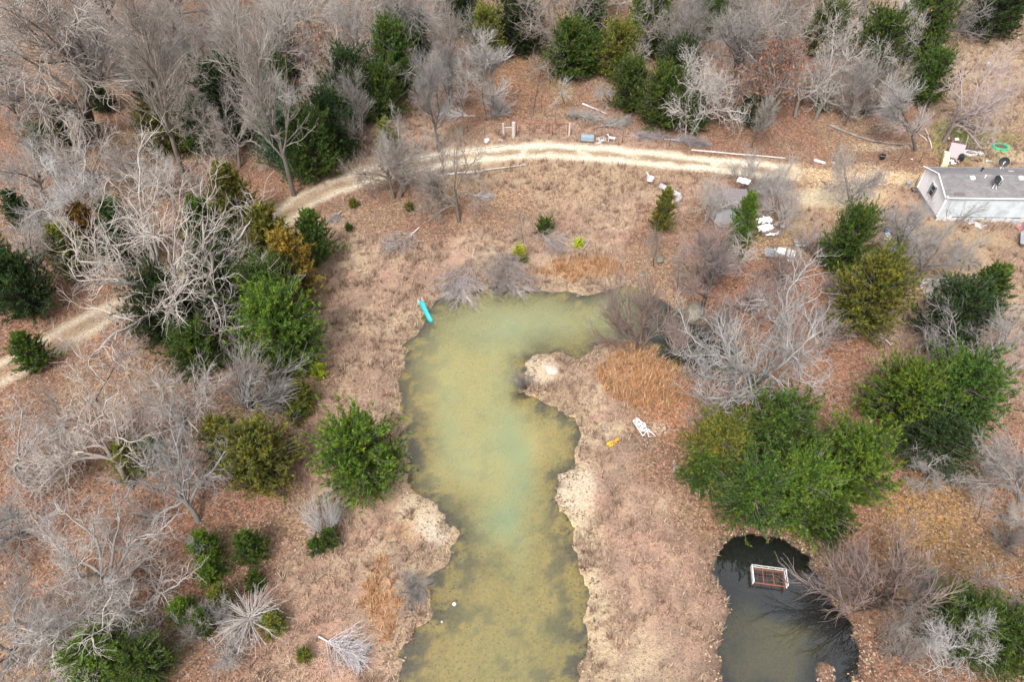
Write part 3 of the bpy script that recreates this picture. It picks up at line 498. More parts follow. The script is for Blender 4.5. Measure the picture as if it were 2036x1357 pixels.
#PLANTS
GRN = (.062, .112, .022); BRT = (.092, .165, .024); DKG = (.036, .07, .024); OLV = (.13, .145, .03); BRZ = (.19, .135, .035); BLU = (.065, .13, .075)
LIME = (.36, .45, .05)
CE = [  # kind, crown x, y, half width, tint, label, height factor
 ('big',34,575,66,DKG,'dark green cedar at the left edge above the sandy track end',1.1),
 ('mid',168,455,40,BRZ,'bronze tipped cedar left of the big pale oak by the wood edge',1),
 ('mid',35,420,32,DKG,'small dark cedar near the left edge under grey twigs',1),
 ('mid',468,400,50,OLV,'thin yellowish olive cedar just above the big pale oak crown',1.1),
 ('mid',625,478,46,GRN,'green cone shaped cedar standing alone on the clearing edge below the track',1),
 ('mid',540,495,60,OLV,'olive yellow cedar at the top of the cedar row beside the clearing',1.1),
 ('mid',580,548,62,BRZ,'bronze green cedar second from the top of the row beside the clearing',1.1),
 ('big',565,668,84,BRT,'large bright green cedar at the bottom of the row beside the clearing',1.1),
 ('big',535,600,66,GRN,'green cedar in the row beside the clearing just above the largest bright one',1.1),
 ('big',325,625,72,DKG,'dark cedar under the left half of the big pale oak',1),
 ('big',440,590,72,DKG,'dark cedar between the big pale oak and the bright cedar row',1),
 ('mid',250,470,56,DKG,'dark cedar half hidden by the upper left limbs of the big oak',1),
 ('mid',420,470,56,GRN,'green cedar showing through the top of the big pale oak',1),
 ('mid',140,500,44,OLV,'olive cedar between the dark left edge cedar and the big oak',1),
 ('big',390,700,58,GRN,'green cedar below the forked foot of the big pale oak',.9),
 ('mid',565,290,44,BLU,'blue green dense cedar at the wood edge above the track bend',1.3),
 ('big',618,305,52,GRN,'bright cedar beside the blue green one above the track bend',1.1),
 ('big',660,265,50,DKG,'dark cedar behind the bright one near the track bend',1.1),
 ('mid',320,268,46,OLV,'olive green cedar deep in the left wood under bare limbs',1),
 ('mid',325,205,42,DKG,'dark cedar in the left wood above the olive one',1),
 ('big',465,215,62,DKG,'wide dark cedar behind two pale oaks in the left wood',1),
 ('mid',400,265,42,GRN,'mid green cedar below the wide dark one in the left wood',1),
 ('mid',195,190,24,DKG,'slim dark cedar alone among grey trees in the upper left wood',1.2),
 ('mid',145,255,34,DKG,'small dark cedar under the tall grey tree of the left wood',1),
 ('mid',95,290,36,GRN,'low green cedar near the left edge under pale branches',.9),
 ('mid',568,110,36,DKG,'tall narrow dark cedar behind grey stems at the wood top',1.7),
 ('mid',545,165,34,GRN,'green cedar below the tall narrow one in the upper wood',1.3),
 ('big',780,130,50,GRN,'broad green cedar behind pale trees left of the open lane',1.2),
 ('mid',700,190,50,DKG,'dark cedar beneath the rusty leaved tree',1.3),
 ('mid',760,195,40,GRN,'green cedar just below the broad one left of the lane',1.2),
 ('mid',772,285,26,OLV,'small cedar behind the twin trunked tree at the track',1.2),
 ('mid',968,85,36,OLV,'yellow green cedar over the young grey tree left of the lane',1.3),
 ('big',1030,55,46,DKG,'dark cedar left of the lane head with a bare stem below',1.1),
 ('mid',915,18,44,DKG,'dark cedar cut by the top edge left of the lane',1.1),
 ('mid',835,95,28,DKG,'narrow dark cedar beside a black stem in the upper wood',1.5),
 ('mid',1130,110,44,GRN,'green cedar right of the lane beneath the black limbed tree',1.1),
 ('mid',1170,60,38,DKG,'dark cedar behind the black limbed tree right of the lane',1.2),
 ('mid',1225,112,42,OLV,'yellow topped cedar above the middle of the cedar clump right of the lane',1.1),
 ('mid',1255,180,40,GRN,'green cedar at the lower left of the clump right of the lane',1.1),
 ('mid',1322,205,48,GRN,'green cedar beneath the drooping pale oak',1.1),
 ('mid',1350,150,44,DKG,'dark cedar behind the drooping pale oak',1.1),
 ('mid',1290,60,44,GRN,'bright cedar above the clump right of the lane',1.2),
 ('mid',1300,12,40,BRT,'bright cedar at the top edge right of the lane',1.1),
 ('mid',1172,118,34,GRN,'small green cedar touching the black trunk right of the lane',1),
 ('mid',1400,30,44,GRN,'green cedar at the top edge above the drooping pale oak',1.1),
 ('mid',1452,22,36,OLV,'olive cedar at the top edge left of the russet tree',1.2),
 ('mid',1500,222,36,DKG,'dark cedar wrapped in the russet leaved oak',.7),
 ('mid',1745,105,50,GRN,'green cedar behind the pale oak pair of the upper right wood',1.1),
 ('mid',1835,60,52,GRN,'big green cedar right of the russet wood at the open yard corner',1.4),
 ('mid',1842,165,42,GRN,'round green cedar left of the leaning yard tree',1.1),
 ('mid',1637,208,13,BRT,'tiny bright cedar between grey trunks of the upper right wood',1),
 ('big',1985,14,58,DKG,'dark cedar at the top right corner',1),
 ('mid',1640,70,40,GRN,'green cedar half hidden by grey crowns in the upper right wood',1.1),
 ('mid',1320,425,26,OLV,'slim yellow green cedar by the weathered log',1.5),
 ('bush',1083,455,15,GRN,'small cedar bush above the downed treetop',1),
 ('mid',1480,445,30,BRT,'bright green cedar leaning over the grey shed corner',1.5),
 ('mid',1463,490,26,GRN,'loose green cedar below the grey shed',1.2),
 ('big',1682,490,50,GRN,'dark green cedar left of the yard below the bare forked tree',1.4),
 ('big',1724,600,74,OLV,'large olive cedar with yellow tips left of the concrete slab',1.15),
 ('mid',1765,520,32,BRT,'bright cedar spire rising from behind the large olive cedar',1.2),
 ('mid',1958,590,52,GRN,'green cedar right of the concrete slab',1),
 ('big',1895,640,70,DKG,'dark cedar below the slab beside the pale right hand oak',1),
 ('big',1795,800,82,BRT,'bright edged cedar at the left of the cedars under the right hand oak',.9),
 ('big',1900,800,92,GRN,'dark green cedar directly under the right hand oak',.9),
 ('big',1850,880,80,DKG,'dark low cedar below the right hand oak',.7),
 ('big',1436,895,76,OLV,'olive cedar at the left of the big group above the dark pond',.85),
 ('big',1535,880,96,GRN,'dark cedar at the back of the big group beneath the wide oak',.9),
 ('big',1500,985,80,GRN,'green cedar at the front left of the big group above the dark pond',.85),
 ('big',1590,980,84,BRT,'bright cedar in the middle of the big group above the dark pond',.9),
 ('big',1682,935,86,BRT,'bright cedar at the right of the big group above the dark pond',1),
 ('mid',1640,1030,56,GRN,'green cedar reaching down to the head of the dark pond',.9),
 ('mid',1400,935,50,GRN,'low ragged cedar at the left tip of the big group',.7),
 ('big',720,915,92,BRT,'round bright cedar standing alone on the bank left of the pond',.95),
 ('big',520,920,78,OLV,'olive cedar left of the solitary round one',.95),
 ('mid',450,880,52,OLV,'smaller olive cedar behind the olive one left of the clearing',.9),
 ('mid',405,1085,36,BRT,'bright upright young cedar, upper of the leaf strewn row',.9),
 ('mid',415,1135,34,BRT,'bright young cedar touching the upright one in the leaf litter',.8),
 ('mid',497,1088,40,GRN,'dark young cedar right of the bright upright pair',.9),
 ('mid',365,1215,36,BRT,'bright young cedar left of the spiky dead treetop',.8),
 ('mid',400,1240,32,GRN,'dark low cedar touching the bright one left of the dead treetop',.8),
 ('mid',435,1190,30,OLV,'yellowish young cedar above the spiky dead treetop',.9),
 ('bush',507,1160,20,GRN,'little cedar bush above the spiky dead treetop',1),
 ('mid',540,1240,30,OLV,'olive cedar behind the spiky dead treetop',.7),
 ('big',200,1315,74,BRT,'bright cedar at the bottom left beneath bare limbs',.8),
 ('big',290,1325,62,GRN,'green cedar right of the bright one at the bottom edge',.8),
 ('bush',605,1305,15,OLV,'small round olive bush beside the downed top near the bottom edge',1),
 ('bush',628,1090,16,GRN,'small bush left of the leaning grey shrub foot',1),
 ('bush',655,1075,20,GRN,'bush behind the leaning grey shrub',1),
 ('bush',635,742,15,LIME,'lime green bush on the clearing edge',1),
 ('mid',597,790,34,OLV,'olive cedar beneath the grey twiggy tree at the clearing edge',.8),
 ('bush',590,826,20,OLV,'small olive bush under the grey twiggy tree',1),
 ('big',1920,1250,78,GRN,'green cedar in the bottom right corner under pale twigs',.8),
 ('big',1995,1275,76,GRN,'dark cedar at the right edge of the bottom right corner',.8),
 ('bush',815,416,9,OLV,'tiny bush beside the trunk of the forked track tree',1),
 ('bush',703,409,9,OLV,'tiny olive bush just below the track',1),
 ('bush',695,457,8,GRN,'tiny bush in the grass right of the lone cone cedar',1),
 ('bush',1150,487,9,LIME,'tiny yellow bush above the orange sedge',1),
 ('bush',1033,503,12,LIME,'small yellow green bush at the foot of the thin shore tree',1),
 ('bush',1041,520,9,OLV,'tiny olive bush on the bank below the thin shore tree',1),
 ('mid',255,915,42,OLV,'olive cedar showing through the lower left oak crown',.8),
 ('mid',310,900,34,GRN,'green cedar under the lower left oak limbs',.8),
 ('mid',60,700,40,GRN,'green cedar below the dark left edge one',.9),
 ('mid',1385,230,26,GRN,'low cedar behind the foot of the drooping pale oak',1),
]
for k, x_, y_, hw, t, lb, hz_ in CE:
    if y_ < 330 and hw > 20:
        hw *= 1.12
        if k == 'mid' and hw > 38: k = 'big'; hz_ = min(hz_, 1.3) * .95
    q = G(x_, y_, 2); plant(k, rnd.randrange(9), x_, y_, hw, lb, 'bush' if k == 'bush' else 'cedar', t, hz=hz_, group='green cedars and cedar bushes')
BA = [ # kind, variant, crown x,y, half width, label, tint, height factor, foot, leaves
 ('wide',0,322,520,215,'huge pale oak with wide crooked crown left of the clearing',PALE,.95,(335,640),None),
 ('oak',1,215,850,170,'pale crooked oak in the lower left wood below the sandy track',PALE,.85,(262,975),None),
 ('oak',2,385,790,110,'crooked pale oak between the huge oak and the olive cedars',PALE,.9,(360,860),(5,.18,260)),
 ('oak',3,340,905,120,'oak with a stout grey trunk slanting down to the leaf litter',PALE,.9,(395,1040),(6,.18,160)),
 ('oak',4,190,1115,160,'splayed silver limbed oak in the lower left corner wood',PALE,.8,(240,1170),None),
 ('oak',5,240,1260,150,'silver oak with drooping limbs above the bottom left cedars',PALE,.8,(190,1230),None),
 ('shrub',0,545,752,85,'dense grey twiggy tree at the clearing edge below the bright cedar row',GREY,1.1,(495,810),None),
 ('oak',6,60,870,105,'pale oak at the left edge below the track end',PALE,1,(20,940),None),
 ('oak',2,20,1040,90,'grey oak cut by the left edge near fallen trunks',GREY,.9,None,None),
 ('oak',0,40,1230,110,'grey oak in the very bottom left corner',GREY,.8,(10,1330),None),
 ('sapling',0,190,715,70,'fine twigged pinkish tree beside the sandy track end',PINK,.6,(190,800),None),
 ('oak',3,70,480,80,'grey oak at the left edge above the dark cedar',GREY,1,(70,560),None),
 ('oak',5,120,400,100,'pale oak left of the huge oak top',PALE,1,(150,470),None),
 ('oak',1,60,300,100,'pale oak at the left edge of the upper wood',GREY,1,(90,410),None),
 ('oak',6,180,300,85,'silver tree with a fan of pale twigs in the left wood',PALE,.95,(195,400),None),
 ('fine',1,130,170,105,'tall grey tree leaning right in the upper left wood',GREY,1,(185,250),None),
 ('fine',2,40,110,90,'grey twiggy tree in the upper left corner',GREY,1,(35,200),None),
 ('oak',4,280,110,110,'dense grey oak of the upper left wood with a dark trunk',GREY,1,(310,220),None),
 ('oak',0,385,55,100,'grey oak touching the top edge left of the narrow cedar',GREY,1,(400,150),None),
 ('oak',2,430,110,90,'dark trunked oak forking high in the upper left wood',GREY,1,(455,175),None),
 ('oak',5,395,215,75,'pale lichen crowned oak in the middle of the left wood',PALE,.9,(400,290),(7,.2,160)),
 ('oak',6,475,235,75,'pale oak with drooping limbs beside the wide dark cedar',PALE,.9,(475,335),None),
 ('oak',1,340,355,95,'wide silver crown at the top of the huge pale oak',PALE,.9,(350,430),None),
 ('fine',0,560,50,60,'straight grey tree at the top edge behind the narrow cedar',GREY,1.1,(550,200),None),
 ('oak',3,655,90,90,'grey oak with rusty leaves near the top edge',PALE,.95,(660,210),(3,.2,2600)),
 ('oak',4,645,185,62,'pale crooked oak above the blue green cedar',PALE,1,(655,260),(4,.2,250)),
 ('oak',0,745,75,80,'dense pale grey tree left of the lane near the top edge',GREY,1,(740,190),None),
 ('fine',1,820,25,60,'grey tree at the top edge with a black stem',GREY,1.1,(830,120),None),
 ('fine',2,230,20,90,'grey tree at the top edge of the upper left wood',GREY,1,None,None),
 ('fine',0,480,15,70,'grey tree at the top edge between two dark trunks',GREY,1,None,None),
 ('oak',1,735,270,92,'left of the twin trees at the track bend, its trunk curving left',(.82, .79, .76),1,(783,398),None),
 ('oak',4,805,280,72,'right of the twin trees at the track bend, with a thick straight trunk',(.82, .79, .76),1,(796,396),None),
 ('oak',6,905,315,86,'lone forked tree on the clearing below the track',(.88, .86, .84),1.15,(912,443),(9,.18,80)),
 ('sapling',0,862,350,50,'dark leaning stem beside the lone forked tree',DARK,1,(890,400),None),
 ('fine',1,970,130,46,'young pale tree with upswept twigs left of the lane',PALE,1.1,(977,232),None),
 ('fine',2,880,150,38,'young grey tree left of the upswept pale one',GREY,1.1,(872,225),None),
 ('sapling',1,915,160,30,'thin grey sapling between two young trees left of the lane',GREY,1.1,None,None),
 ('oak',5,1110,20,95,'black limbed tree with silver upper branches right of the lane',GREY,1.1,(1115,125),None),
 ('oak',2,1365,115,92,'large pale oak with drooping twigs right of the cedar clump',PALE,1.15,(1385,275),None),
 ('oak',0,1525,120,78,'russet leaved oak in the upper right wood',GREY,1.1,(1510,245),(11,.2,5500)),
 ('oak',1,1590,50,95,'wide grey oak crown at the top edge of the right wood',GREY,1.1,(1580,235),None),
 ('oak',3,1680,75,88,'pale grey oak in front of the cedars of the right wood',PALE,1.1,(1620,240),(12,.24,400)),
 ('fine',0,1465,60,60,'grey twiggy tree between the drooping oak and the russet oak',GREY,1.1,(1460,190),None),
 ('oak',4,1780,40,75,'grey tree at the top edge left of the yard corner',GREY,1,(1770,170),(13,.24,300)),
 ('oak',6,1955,130,92,'large dark limbed tree leaning right over the yard',PINK,1.25,(1875,285),None),
 ('fine',1,1790,190,42,'grey twiggy tree beside the round cedar at the yard edge',GREY,1.1,(1820,300),None),
 ('shrub',1,1740,170,55,'grey brush behind the long fallen log',GREY,.9,None,None),
 ('oak',2,1500,315,62,'bare oak rising over the track beside the grey shed',GREY,1.25,(1483,408),None),
 ('oak',5,1568,370,60,'crooked bare tree right of the shed with a dark forked trunk',GREY,1.1,(1545,462),None),
 ('oak',3,1420,395,52,'low crooked oak branches left of the grey shed',GREY,.9,(1400,450),None),
 ('oak',0,1705,355,56,'grey forked tree in the bare sandy yard',GREY,1.15,(1685,432),None),
 ('fine',2,1815,480,75,'thin twiggy tree leaning right below the mobile home corner',GREY,1.1,(1778,565),None),
 ('oak',4,1890,490,85,'dark limbed tree leaning right above the concrete slab',GREY,1.0,(1798,572),None),
 ('wide',1,1515,705,175,'wide silver oak standing above the big cedar group',PALE,1.15,(1500,830),(14,.2,160)),
 ('wide',0,1935,675,130,'broad silver oak over the right hand cedars',PALE,1,(1962,775),None),
 ('oak',3,1975,900,95,'pale oak at the right edge below the right hand cedars',PALE,.9,(2030,1000),None),
 ('oak',1,1985,1010,70,'pale branches of an oak at the right edge over the leaf litter',PALE,.9,(2060,1080),None),
 ('shrub',2,1730,1150,120,'pinkish many stemmed tree leaning over the dark pond',PINK,.8,(1745,1200),None),
 ('shrub',0,1250,625,80,'large pinkish grey willow brush over the pond inlet',PINK,1.05,(1270,690),None),
 ('shrub',1,1345,610,36,'grey brush right of the willow brush at the inlet',PINK,1,(1345,700),None),
 ('fine',1,1405,515,62,'many twigged pinkish young tree above the boulder',PINK,.95,(1395,620),None),
 ('sapling',2,1495,500,52,'pale slanting stem below the grey shed',PALE,1.1,(1462,560),None),
 ('oak',0,1895,1255,85,'silver twigs of a small oak in the bottom right corner',PALE,.8,(1900,1330),None),
 ('oak',2,1990,1210,70,'silver oak at the right edge above the bottom corner',PALE,.8,(2040,1250),None),
 ('spikes',0,498,1228,66,'spiky white dead treetop fanning over the grass',PALE,.9,None,None),
 ('shrub',2,645,990,46,'bleached grey shrub leaning up from the grass left of the pond',PALE,1,(650,1075),None),
 ('shrub',0,815,1170,40,'grey brush over the dark water at the left bank',GREY,.6,None,None),
 ('shrub',1,1035,755,22,'small grey bush at the tip of the sandy point',GREY,.8,(1047,770),None),
 ('sapling',3,1045,445,26,'thin dark tree on the bank at the head of the pond',DARK,1.3,(1040,503),None),
 ('sapling',0,1290,470,40,'thin bare tree on the bank left of the shed',DARK,1,(1300,530),None),
 ('shrub',1,1620,480,46,'tangled brown brush right of the white rubbish heap',PINK,.7,None,None),
 ('shrub',2,1560,540,60,'low brown brush below the old white boat',PINK,.6,None,None),
 ('shrub',0,1640,640,60,'pinkish bramble brush left of the large olive cedar',PINK,.5,None,None),
 ('shrub',1,1500,600,60,'pinkish brush uphill of the boulder',PINK,.6,None,None),
 ('oak',1,1660,640,0,'','',1,None,None),
 ('shrub',1,990,215,26,'small grey dead bush at the foot of the young pale tree',GREY,.6,None,None),
 ('sapling',1,1122,185,24,'small dead spiny cedar left of the lane fence',GREY,.8,(1122,205),None),
 ('sapling',2,1213,175,28,'grey dead spiny cedar below the yellow topped one',GREY,.8,(1213,205),None),
 ('oak',5,1850,930,60,'grey limbs of a dead oak beneath the right hand cedars',GREY,.7,None,None),
 ('shrub',2,1345,1005,0,'','',1,None,None),
 ('shrub',2,240,1150,0,'','',1,None,None),
 ('shrub',0,450,1290,46,'grey brush just below the spiky dead treetop',GREY,.6,None,None),
 ('oak',6,95,1350,90,'pale limbs at the bottom edge left of the bright cedar',PALE,.7,None,None),
]
BA += [('oak', i, x, y, hw, l, GREY if i % 2 else PALE, 1, None, None) for i, x, y, hw, l in [
 (3,170,75,80,'pale oak below the top edge left of the dense dark trunked one'),(5,350,140,80,'silver oak in the middle of the upper left wood'),
 (2,530,120,62,'silver crooked oak beside the tall narrow cedar'),(6,605,20,75,'silver oak crown cut by the top edge'),(4,700,15,75,'pale oak crown cut by the top edge near the rusty one'),(1,15,200,70,'pale oak crown cut by the left edge'),
 (3,250,330,70,'silver oak just above the crown of the huge oak'),(5,560,220,55,'silver twigs hanging over the blue green cedar'),(6,860,20,60,'grey oak crown at the top edge near the lane'),
 (4,1330,25,75,'grey oak crown at the top edge above the bright cedar'),(0,1530,15,80,'grey oak crown at the top edge above the russet oak'),(2,1650,10,80,'silver oak crown at the top edge of the right wood'),(1,1720,50,60,'silver oak beside the cedar of the upper right wood'),(5,1900,15,60,'grey oak at the top edge near the right corner'),
 
 (1,1040,25,60,'silver upswept oak at the head of the lane'),
 (2,60,-45,95,'grey oak behind the top edge at the upper left corner'),(3,190,-50,95,'grey oak beyond the top edge of the upper left wood'),(5,320,-45,95,'pale crown beyond the top edge above the silver oak'),(6,455,-50,90,'pale crown beyond the top edge of the left wood'),(0,580,-50,80,'pale crown beyond the top edge above the narrow cedar'),(4,690,-45,80,'pale crown beyond the top edge above the rusty oak'),(1,800,-40,75,'pale crown beyond the top edge near the lane'),
 (2,1210,-30,70,'pale crown beyond the top edge right of the lane'),(3,1420,-35,80,'pale crown beyond the top edge above the drooping oak'),(5,1580,-40,80,'pale crown beyond the top edge of the right wood'),(6,1740,-40,80,'pale crown beyond the top edge left of the yard corner')]]
for k, vr, x_, y_, hw, lb, t, hz_, ft, lv in BA:
    if y_ < 260 and hw: hz_ *= 1.2; hw *= 1.08
    if hw: plant(k, vr, x_, y_, hw, lb, 'bare tree' if k in ('oak', 'wide', 'fine', 'sapling') else 'brush', t, base=ft, hz=hz_, leaves=lv, group='leafless trees and brush')
MARKS = [(c[1], c[2], c[4] if False else c[5]) for c in CE] + [(c[2], c[3], c[5]) for c in BA if c[4]]
USED = set()
def where(p, lb):
    for mx, my, ml in sorted(MARKS, key=lambda a: math.hypot(a[0] - p[0], a[1] - p[1])):
        if len(ml.split()) > 11 or 'left of' in ml[:30] or 'right of' in ml[:30]: continue
        dx, dy = p[0] - mx, p[1] - my; d = ('right of' if dx > 0 else 'left of') if abs(dx) > abs(dy) else ('below' if dy > 0 else 'above')
        t = lb + ' ' + d + ' the ' + ml.replace('the ', '', 1) if ml.startswith('the ') else lb + ' ' + d + ' the ' + ml
        if t not in USED and len(t.split()) <= 16: USED.add(t); return t
    return lb + ' among other trees'
def fill(n, boxes, kinds, hw, lb, grp, tint, hz_=1.0):
    r = random.Random(len(grp)); pts = []
    while len(pts) < n:
        b = r.choice(boxes); p = (r.uniform(b[0], b[2]), r.uniform(b[1], b[3]))
        if all(math.hypot(p[0] - q[0], p[1] - q[1]) > hw * .7 for q in pts): pts.append(p)
    for i, p in enumerate(pts):
        k = kinds[i % len(kinds)]; plant(k, r.randrange(9), p[0], p[1], hw * r.uniform(.75, 1.25), where(p, lb), 'sapling' if k == 'sapling' else ('bare tree' if k != 'shrub' else 'brush'), tint, hz=hz_, group=grp)
fill(14, [(0, 20, 520, 430), (520, 20, 900, 230), (0, 200, 300, 480)], ['sapling', 'fine', 'sapling'], 34, 'slim grey tree', 'understory trees of the left wood', GREY)
fill(7, [(0, 780, 340, 1340), (300, 950, 480, 1340)], ['sapling', 'sapling', 'shrub'], 34, 'bare stem', 'understory stems of the lower left wood', GREY)
fill(10, [(1400, 10, 1800, 230), (1230, 10, 1420, 120)], ['sapling', 'fine'], 34, 'slim tree', 'understory trees of the upper right wood', GREY)
fill(12, [(820, 30, 1010, 200)], ['sapling'], 24, 'grey sapling', 'saplings left of the lane', GREY)
fill(12, [(1330, 400, 1640, 640), (1560, 560, 1680, 700)], ['sapling', 'shrub'], 30, 'pinkish stem', 'stems of the thicket below the shed', PINK)
fill(8, [(1900, 880, 2036, 1180), (1780, 1150, 1900, 1300)], ['sapling', 'shrub'], 40, 'thin stem', 'stems of the lower right wood', GREY)
# ------------------------------------------------------------------ small building kit
class MB:
    def __init__(s): s.v = []; s.f = []
    def add(s, v, f): o = len(s.v); s.v += [tuple(a) for a in v]; s.f += [tuple(i + o for i in q) for q in f]; return s
    def box(s, c, d, rot=None, bev=0):
        x, y, z = (k / 2 for k in d); P = [(sx * x, sy * y, sz * z) for sz in (-1, 1) for sy in (-1, 1) for sx in (-1, 1)]
        if rot is not None: P = [rot @ Vector(p) for p in P]
        return s.add([(p[0] + c[0], p[1] + c[1], p[2] + c[2]) for p in P], [(0, 2, 3, 1), (4, 5, 7, 6), (0, 1, 5, 4), (2, 6, 7, 3), (0, 4, 6, 2), (1, 3, 7, 5)])
    def tube(s, pts, r0, r1=None, n=6, cap=True):
        pts = np.array(pts, float)[None]; r1 = r0 if r1 is None else r1; m = pts.shape[1]; v, f = tubes(pts, np.linspace(r0, r1, m)[None], n)
        s.add(v, f.tolist())
        if cap: o = len(s.v) - len(v); s.f.append(tuple(o + i for i in range(n))[::-1]); s.f.append(tuple(o + (m - 1) * n + i for i in range(n)))
        return s
    def lathe(s, prof, n=16, c=(0, 0, 0), sy=1.0):
        v = [(c[0] + r * math.cos(a * 2 * math.pi / n), c[1] + sy * r * math.sin(a * 2 * math.pi / n), c[2] + z) for r, z in prof for a in range(n)]
        f = [(i * n + a, i * n + (a + 1) % n, (i + 1) * n + (a + 1) % n, (i + 1) * n + a) for i in range(len(prof) - 1) for a in range(n)]
        return s.add(v, f)
    def build(s, name, mat, parent=None, bevel=0, **kw):
        me = bpy.data.meshes.new(name); me.from_pydata(s.v, [], s.f); me.validate(); me.materials.append(mat); o = link(name, me, parent, **kw)
        if bevel: b = o.modifiers.new('bevel', 'BEVEL'); b.width = bevel; b.segments = 2
        return o
def rotz(a): return Matrix.Rotation(a, 3, 'Z')
def rough_sheet(w, d, amp, seed, nx_=10, ny_=8, th=.02, cut=.0):
    r = np.random.default_rng(seed); m = MB(); n1, n2 = nx_ + 1, ny_ + 1
    V_ = [((i / nx_ - .5) * w + r.normal(0, .02), (j / ny_ - .5) * d + r.normal(0, .02), abs(r.normal(0, amp))) for j in range(n2) for i in range(n1)]
    V_ += [(a, b, c - th) for a, b, c in V_]; k = n1 * n2; Fs = []
    keep = [(i, j) for j in range(ny_) for i in range(nx_) if not (cut and r.random() < cut and (i in (0, nx_ - 1) or j in (0, ny_ - 1)))]
    for i, j in keep: a = j * n1 + i; Fs.append((a, a + 1, a + n1 + 1, a + n1)); Fs.append((a + k, a + n1 + k, a + n1 + 1 + k, a + 1 + k))
    return m.add(V_, Fs)
# ------------------------------------------------------------------ mobile home
hp = G(1869, 431, .5); HOUSE = root('mobile_home', (hp[0] - .35, hp[1], .05), R(-1.2), 'long white mobile home with worn grey shingle roof at the right edge', 'mobile home')
HL, HW, HE, HR = 24, 4.5, 2.72, 3.5; SK = .5
def board(m, x0, x1, z0, z1, y, n, th=.05):                 # lap boards, each leaning out at its foot
    for i in range(n):
        za = z0 + (z1 - z0) * i / n; zb = z0 + (z1 - z0) * (i + 1) / n
        m.add([(x0, y - th, za), (x1, y - th, za), (x1, y, zb), (x0, y, zb), (x0, y + .05, za), (x1, y + .05, za), (x1, y + .05, zb), (x0, y + .05, zb)], [(0, 1, 2, 3), (0, 4, 5, 1), (3, 2, 6, 7), (0, 3, 7, 4), (1, 5, 6, 2)])
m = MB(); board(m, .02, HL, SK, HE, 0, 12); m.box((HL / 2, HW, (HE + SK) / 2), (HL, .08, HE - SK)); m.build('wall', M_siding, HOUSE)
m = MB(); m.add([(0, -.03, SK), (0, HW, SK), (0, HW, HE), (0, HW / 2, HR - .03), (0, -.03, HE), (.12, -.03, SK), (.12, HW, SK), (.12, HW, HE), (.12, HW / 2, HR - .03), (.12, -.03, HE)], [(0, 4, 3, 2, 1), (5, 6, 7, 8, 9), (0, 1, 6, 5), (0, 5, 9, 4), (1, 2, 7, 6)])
m.build('end_wall', M_end, HOUSE, label='white gable end wall')
sn = MB()
for sgn in (0, 1):
    y0, z0 = (-.22, HE - .07) if not sgn else (HW + .22, HE - .07)
    sn.add([(-.22, y0, z0), (HL, y0, z0), (HL, HW / 2, HR), (-.22, HW / 2, HR), (-.22, y0, z0 - .07), (HL, y0, z0 - .07), (HL, HW / 2, HR - .08), (-.22, HW / 2, HR - .08)], [(0, 1, 2, 3), (4, 7, 6, 5), (0, 4, 5, 1), (0, 3, 7, 4), (1, 5, 6, 2)])
roof = sn.build('roof', M_shing, HOUSE)
def rz_at(y): return HE - .07 + (HR - HE + .07) * (y + .22) / (HW / 2 + .22) if y < HW / 2 else HE - .07 + (HR - HE + .07) * (HW + .22 - y) / (HW / 2 + .22)
for i, (x_, y_) in enumerate([(2.6, 1.8), (5.0, 1.82), (6.9, 1.84)]):
    m = MB(); z_ = rz_at(y_); m.box((x_, y_, z_ + .06), (.36, .36, .2)); v_ = m.build('roof_vent', M_trim, roof)
m = MB(); m.tube([(3.75, 1.9, rz_at(1.9) - .02), (3.75, 1.9, rz_at(1.9) + .25)], .05); m.build('vent_pipe', M_trim, roof)
m = MB(); m.tube([(4.1, 3.2, rz_at(3.2) - .02), (4.1, 3.2, rz_at(3.2) + .3)], .06); m.lathe([(.13, .28), (.13, .36), (.02, .4)], 8, (4.1, 3.2, rz_at(3.2))); m.build('roof_cap', M_black, roof)
m = MB(); sl_ = math.atan2(HR - HE + .07, HW / 2 + .22); m.box((1.05, .14, rz_at(.14) + .012), (.95, .42, .02), Matrix.Rotation(sl_, 3, 'X')); m.build('shingle_patch', plain('dark_shingle_patch', (.13, .11, .115), .9), roof)
m = MB(); m.box((6.9, 3.4, rz_at(3.4) + .03), (.5, .12, .05), Matrix.Rotation(-sl_, 3, 'X')); m.build('loose_shingle', M_post, roof)
def dish(px_, y_, rot, tiltx, lb):
    z_ = rz_at(y_) if y_ < HW + .2 else HE; o = bpy.data.objects.new('satellite_dish', None); C.objects.link(o); o.parent = HOUSE; o.location = (px_, y_, z_); o['label'] = lb
    tr_ = Matrix.Rotation(rot, 3, 'Z') @ Matrix.Rotation(tiltx, 3, 'X'); m = MB()
    pr = [(r_, .09 * (r_ / .42) ** 2) for r_ in (.0, .2, .34, .44)] + [(.44, .09 * 1.0 + .02), (.3, .06 + .0), (.001, .02 - .03)]
    m.lathe(pr, 20); c = tr_ @ Vector((0, 0, 0)); m.v = [tuple(tr_ @ Vector(v) + Vector((0, 0, .62))) for v in m.v]; m.build('reflector', M_black, o)
    m = MB(); m.tube([(-.25, -.35, .02), (-.05, -.1, .45), (0, 0, .6)], .03); m.tube([(0, -.5, .02), (0, 0, .5)], .02); m.build('mast', M_trim, o)
    m = MB(); e = tr_ @ Vector((0, .0, .5)) + Vector((0, 0, .62)); s_ = tr_ @ Vector((0, -.38, .08)) + Vector((0, 0, .62)); m.tube([tuple(s_), tuple(e)], .018); m.box(tuple(e), (.07, .07, .07)); m.build('feed_arm', M_trim, o)
dish(4.25, 1.0, R(25), R(48), 'black oval dish on the front slope'); dish(6.7, HW + .05, R(-30), R(60), 'dark dish at the back eave')
